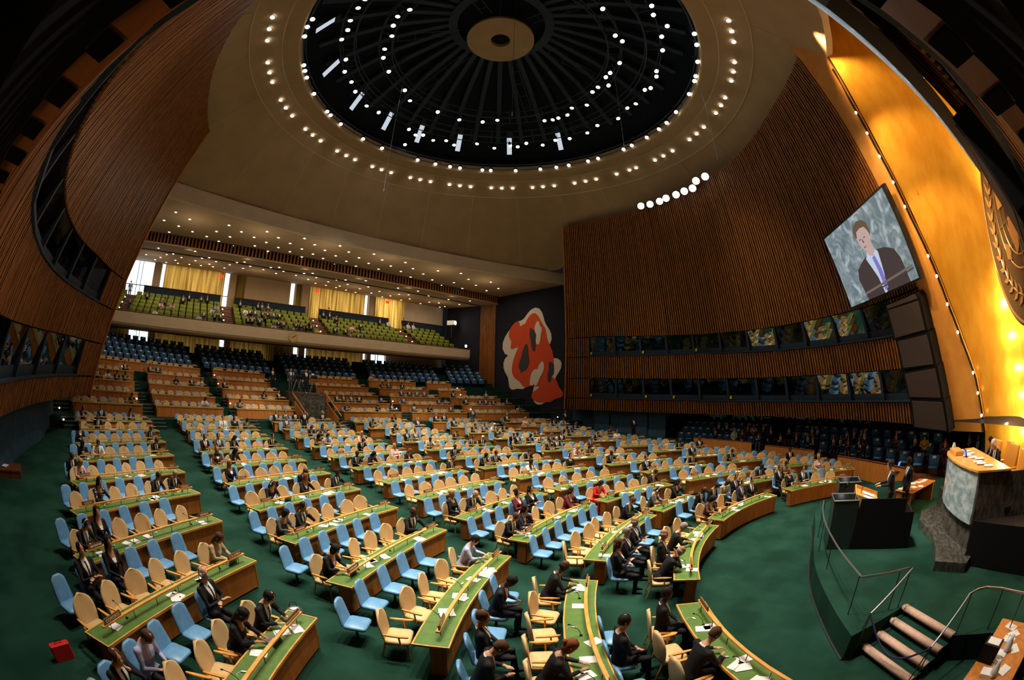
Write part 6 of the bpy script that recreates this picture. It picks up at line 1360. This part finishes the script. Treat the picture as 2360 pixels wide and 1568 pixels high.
def put_people():
    used = set(); seat = [(i, s) for i, s in enumerate(SEATS)]
    flat = [t for t in seat if t[1][3][1] < 12]; tier = [t for t in seat if t[1][3][1] >= 12]
    def best(x, y, pool, lim):
        b = None
        for i, s in pool:
            if i in used: continue
            q = s[0]+Vector((-sin(s[1]), cos(s[1]), 0))*.12; dd = hypot(q.x-x, q.y-y)+(.25 if s[2] == 'b' else 0)
            if b is None or dd < b[0]: b = (dd, i, s)
        return b
    for j, (x, y, look) in enumerate(SEATED):
        dd, i, s = best(x, y, flat, 2); used.add(i); key = s[3]
        pose = None
        if s[2] == 'b' and len(look) > 2 and look[2] in '0156': pose = random.Random(j).choice(('lap','fold','read'))
        person(s[0]+Vector((0,0,0)), s[1], look, pose, '%s %s, %s row, %s block' % (ORD[s[4]], 'blue chair' if s[2] == 'b' else 'armchair', ORD[key[1]+1], ORD[key[0]+1]))
    for j, (x, y, k, look) in enumerate(TIERSEATED):
        pool = [t for t in tier if t[1][3][1] == 12+k]
        r = best(x, y, pool, 2)
        if r is None: continue
        dd, i, s = r; used.add(i); person(s[0], s[1], look, None, '%s %s, %s rear tier, %s block' % (ORD[s[4]], 'blue chair' if s[2] == 'b' else 'armchair', ORD[k+1], ORD[s[3][0]+1]))
    for j, (x, k, look) in enumerate(GALLERY):
        person((x, 47.1+1.12*k+.5, 9.25+.55*k), pi+random.Random(j).uniform(-.3,.3), look, None, '%s from left, %s gallery row' % (ORD[sum(1 for g in GALLERY if g[1] == k and g[0] <= x)], ORD[k+1]))
    for j, (x, y, k, look) in enumerate(SIDE):
        rr = 30.4+min(k,2); n = hypot(x-WWC, y-WSC); x2, y2 = WWC+(x-WWC)*rr/n, WSC+(y-WSC)*rr/n
        person((x2, y2, .45+.4*min(k,2)), facing(-x2, 7-y2+(y2-7)*.6), look, None, '%s from rostrum, %s side seating row' % (ORD[sum(1 for g in SIDE if min(g[2],2) == min(k,2) and g[1] <= y)], ORD[min(k,2)+1]))
put_people()
def specials():
    person((.42,2.66,.96), facing(.05,1), 'mP', 'podium', 'speaking at the golden lectern')
    person((-.2,-1.35,1.94), facing(-.2,1), 'mW5', 'desk', 'seated at the marble dais')
    person((.45,-1.5,1.94), facing(-.1,1), 'mB0', 'desk', 'seated second at the marble dais')
    person((2.9,1.6,.6), facing(-.4,1), 'mk6', 'stand', 'waiting behind the lectern')
    for x, y, look, wh in ((-4.2,33.9,'mk0','in the aisle before the rear tiers'),(11.8,34.6,'mg0','walking before the rear tiers at right'),(19.5,38.2,'mk0','beside the mural stairs'),(20.2,36.9,'mw0','against the wall below the mural'),(18.7,29.4,'mk0','by the blue doors, left one'),(19.6,22.5,'mk6','beside the blue doors, right one'),(19.2,10.2,'mk0','in the gap of side seats, tall one'),(22.2,11.6,'mk6','behind the side seats, left'),(22.3,3.2,'wE0','behind the side seats in red'),(13.5,2.9,'mk0','before the side seats near lectern'),(8.5,-3.2,'mk0','in front of the blue wall, left'),(7.2,-3.3,'mk0','in front of the blue wall, right')):
        rr = hypot(x,y); z = zfloor(min(rr,36.9)) if y > 5 else .6
        if wh.startswith('behind the side'): z = 1.2
        person((x,y,z), facing(-x*.6,-y), look, 'photo' if 'red' in wh else 'stand', 'standing '+wh)
    person((-20.9,53.2,12.0), pi, 'ml0', 'stand', 'standing guard at the gallery window')
    person((4.6,54.0,12.2), pi, 'mk0', 'stand', 'standing behind the gallery parapet'); person((15.5,54.0,12.2), pi, 'mk0', 'stand', 'standing behind the right gallery parapet')
    # camera platform in the middle of the rear tiers
    b = MB(); b.loft([[P(38.0,a,1.3) for a in (-5.0,-1.6)]+[P(44.6,a,1.3) for a in (-1.7,-4.5)], [P(38.2,a,4.2) for a in (-4.9,-1.6)]+[P(44.6,a,4.2) for a in (-1.7,-4.5)]])
    tag(b.build('camera_platform', 'marble_dark'), 'dark block platform carrying television cameras in the rear tiers', 'platform')
    for k, (a, z0, z1) in enumerate(((-5.6,4.2,2.6),(-5.3,3.5,2.0),(-1.0,4.2,2.6),(-.9,3.5,2.0))):
        b = MB(); b.prism([P(38.9,a,z0), P(38.9,a,z0-.12), P(36.9,a+.9,z1-.12), P(36.9,a+.9,z1)], P(1,a+90)*.05)
        if k % 2: b.prism([P(38.9,a,z0-.1), P(38.9,a,1.5), P(36.9,a+.9,1.4), P(36.9,a+.9,z1-.1)], P(1,a+90)*.04)
        tag(b.build('stair_rail', 'wood_panel'), '%s orange wooden handrail beside the camera platform' % ('upper left','lower left','upper right','lower right')[k], 'handrail', 'wooden rails at the camera platform')
    for k, (a, r) in enumerate(((-2.4,39.6),(-3.9,41.2),(-2.6,42.6))):
        p = P(r,a,4.2); t = empty('television_camera', p, face(a)); tag(t, 'television camera on a tripod on the dark platform, %s one' % ('front','left','rear')[k], 'camera', 'television cameras on the platform')
        for q in range(3): c = MB(); c.cyl((0,0,1.15),(.5*cos(2.1*q+.5),.5*sin(2.1*q+.5),0),.02,n=5); c.build('tripod_leg','metal',t)
        MB().box((0,-.05,1.35),(.26,.6,.3)).build('camera_body','metal_dark',t); MB().cyl((0,.25,1.35),(0,.6,1.35),.1,.12,12).build('camera_lens','black',t); MB().box((0,-.3,1.58),(.2,.1,.14)).build('viewfinder','white' if k == 0 else 'black',t)
    for k, (a, r, look) in enumerate(((-2.9,40.6,'mk0'),(-4.3,42.0,'mg0'),(-3.2,43.4,'mk0'),(-1.9,43.0,'wr0'),(-5.6,44.5,'mk0'))):
        person(P(r,a,4.2), face(a), look, 'stand', 'standing by the television cameras, %s one' % ORD[k+1])
    # loose things on and beside the near desks
    c = MB(); c.rbox((0,0,.2),(.50,.14,.38),.03); o = c.build('briefcase','red'); o.location = (-14.6,4.6+3.3,zfloor(16.4)); 
    q = SEATS_NEAR('COMOROS'); o.location = q; o.rotation_euler = (0,0,.6); tag(o,'bright red briefcase standing on the carpet beside an armchair','briefcase'); h = MB(); h.tube([(-.08,0,.39),(-.08,0,.44),(.08,0,.44),(.08,0,.39)],.012,5); h.build('handle','black',o)
    c = MB(); c.loft([[Vector((w_*cos(2*pi*k/14)*(1+.1*sin(3*k)), d_*sin(2*pi*k/14), z)) for k in range(14)] for z, w_, d_ in ((0,.2,.12),(.1,.25,.16),(.22,.2,.12),(.3,.12,.05))]); o = c.build('handbag','metal',None,True); p = BAGPOS; o.location = p; tag(o,'crumpled silver handbag on the carpet by an aisle chair','bag'); h = MB(); h.tube([(-.1,0,.28),(-.06,0,.42),(.06,0,.42),(.1,0,.28)],.01,5); h.build('handle','black',o)
def at_floor(px_ang, r): return P(r, px_ang, zfloor(r))
def SEATS_NEAR(w): 
    d = [t for t in DESKS if t[0] == 0 and t[1] == 4][0]; return P(d[2]+1.1, d[3]-1.9, zrow(4))
_d = [t for t in DESKS if t[0] == 1 and t[1] == 3][0]; BAGPOS = P(_d[2]+.9, _d[3]-3.4, zrow(3))
specials()
def laptops():
    for k, (bi, n, t) in enumerate(((0,3,.80),(1,3,.10),(0,4,.93),(2,3,.4),(1,5,.3),(3,2,.2))):
        d = [q for q in DESKS if q[0] == bi and q[1] == n][0]; a = d[3]+(d[5]-d[3])*t; r = d[2]+(d[4]-d[2])*t
        o = empty('laptop', P(r+.18,a,zrow(n)+.757), face(a)); tag(o, '%s laptop open on the delegate desk, %s' % ('silver' if k else 'black', row_words(bi,n)), 'laptop', 'laptops on the delegate desks')
        MB().box((0,-.02,.008),(.32,.22,.016)).build('keyboard_base','metal',o); MB().box((0,.12,.11),(.32,.012,.21),Matrix.Rotation(-.35,3,'X')).build('laptop_lid','metal' if k else 'black',o)
laptops()
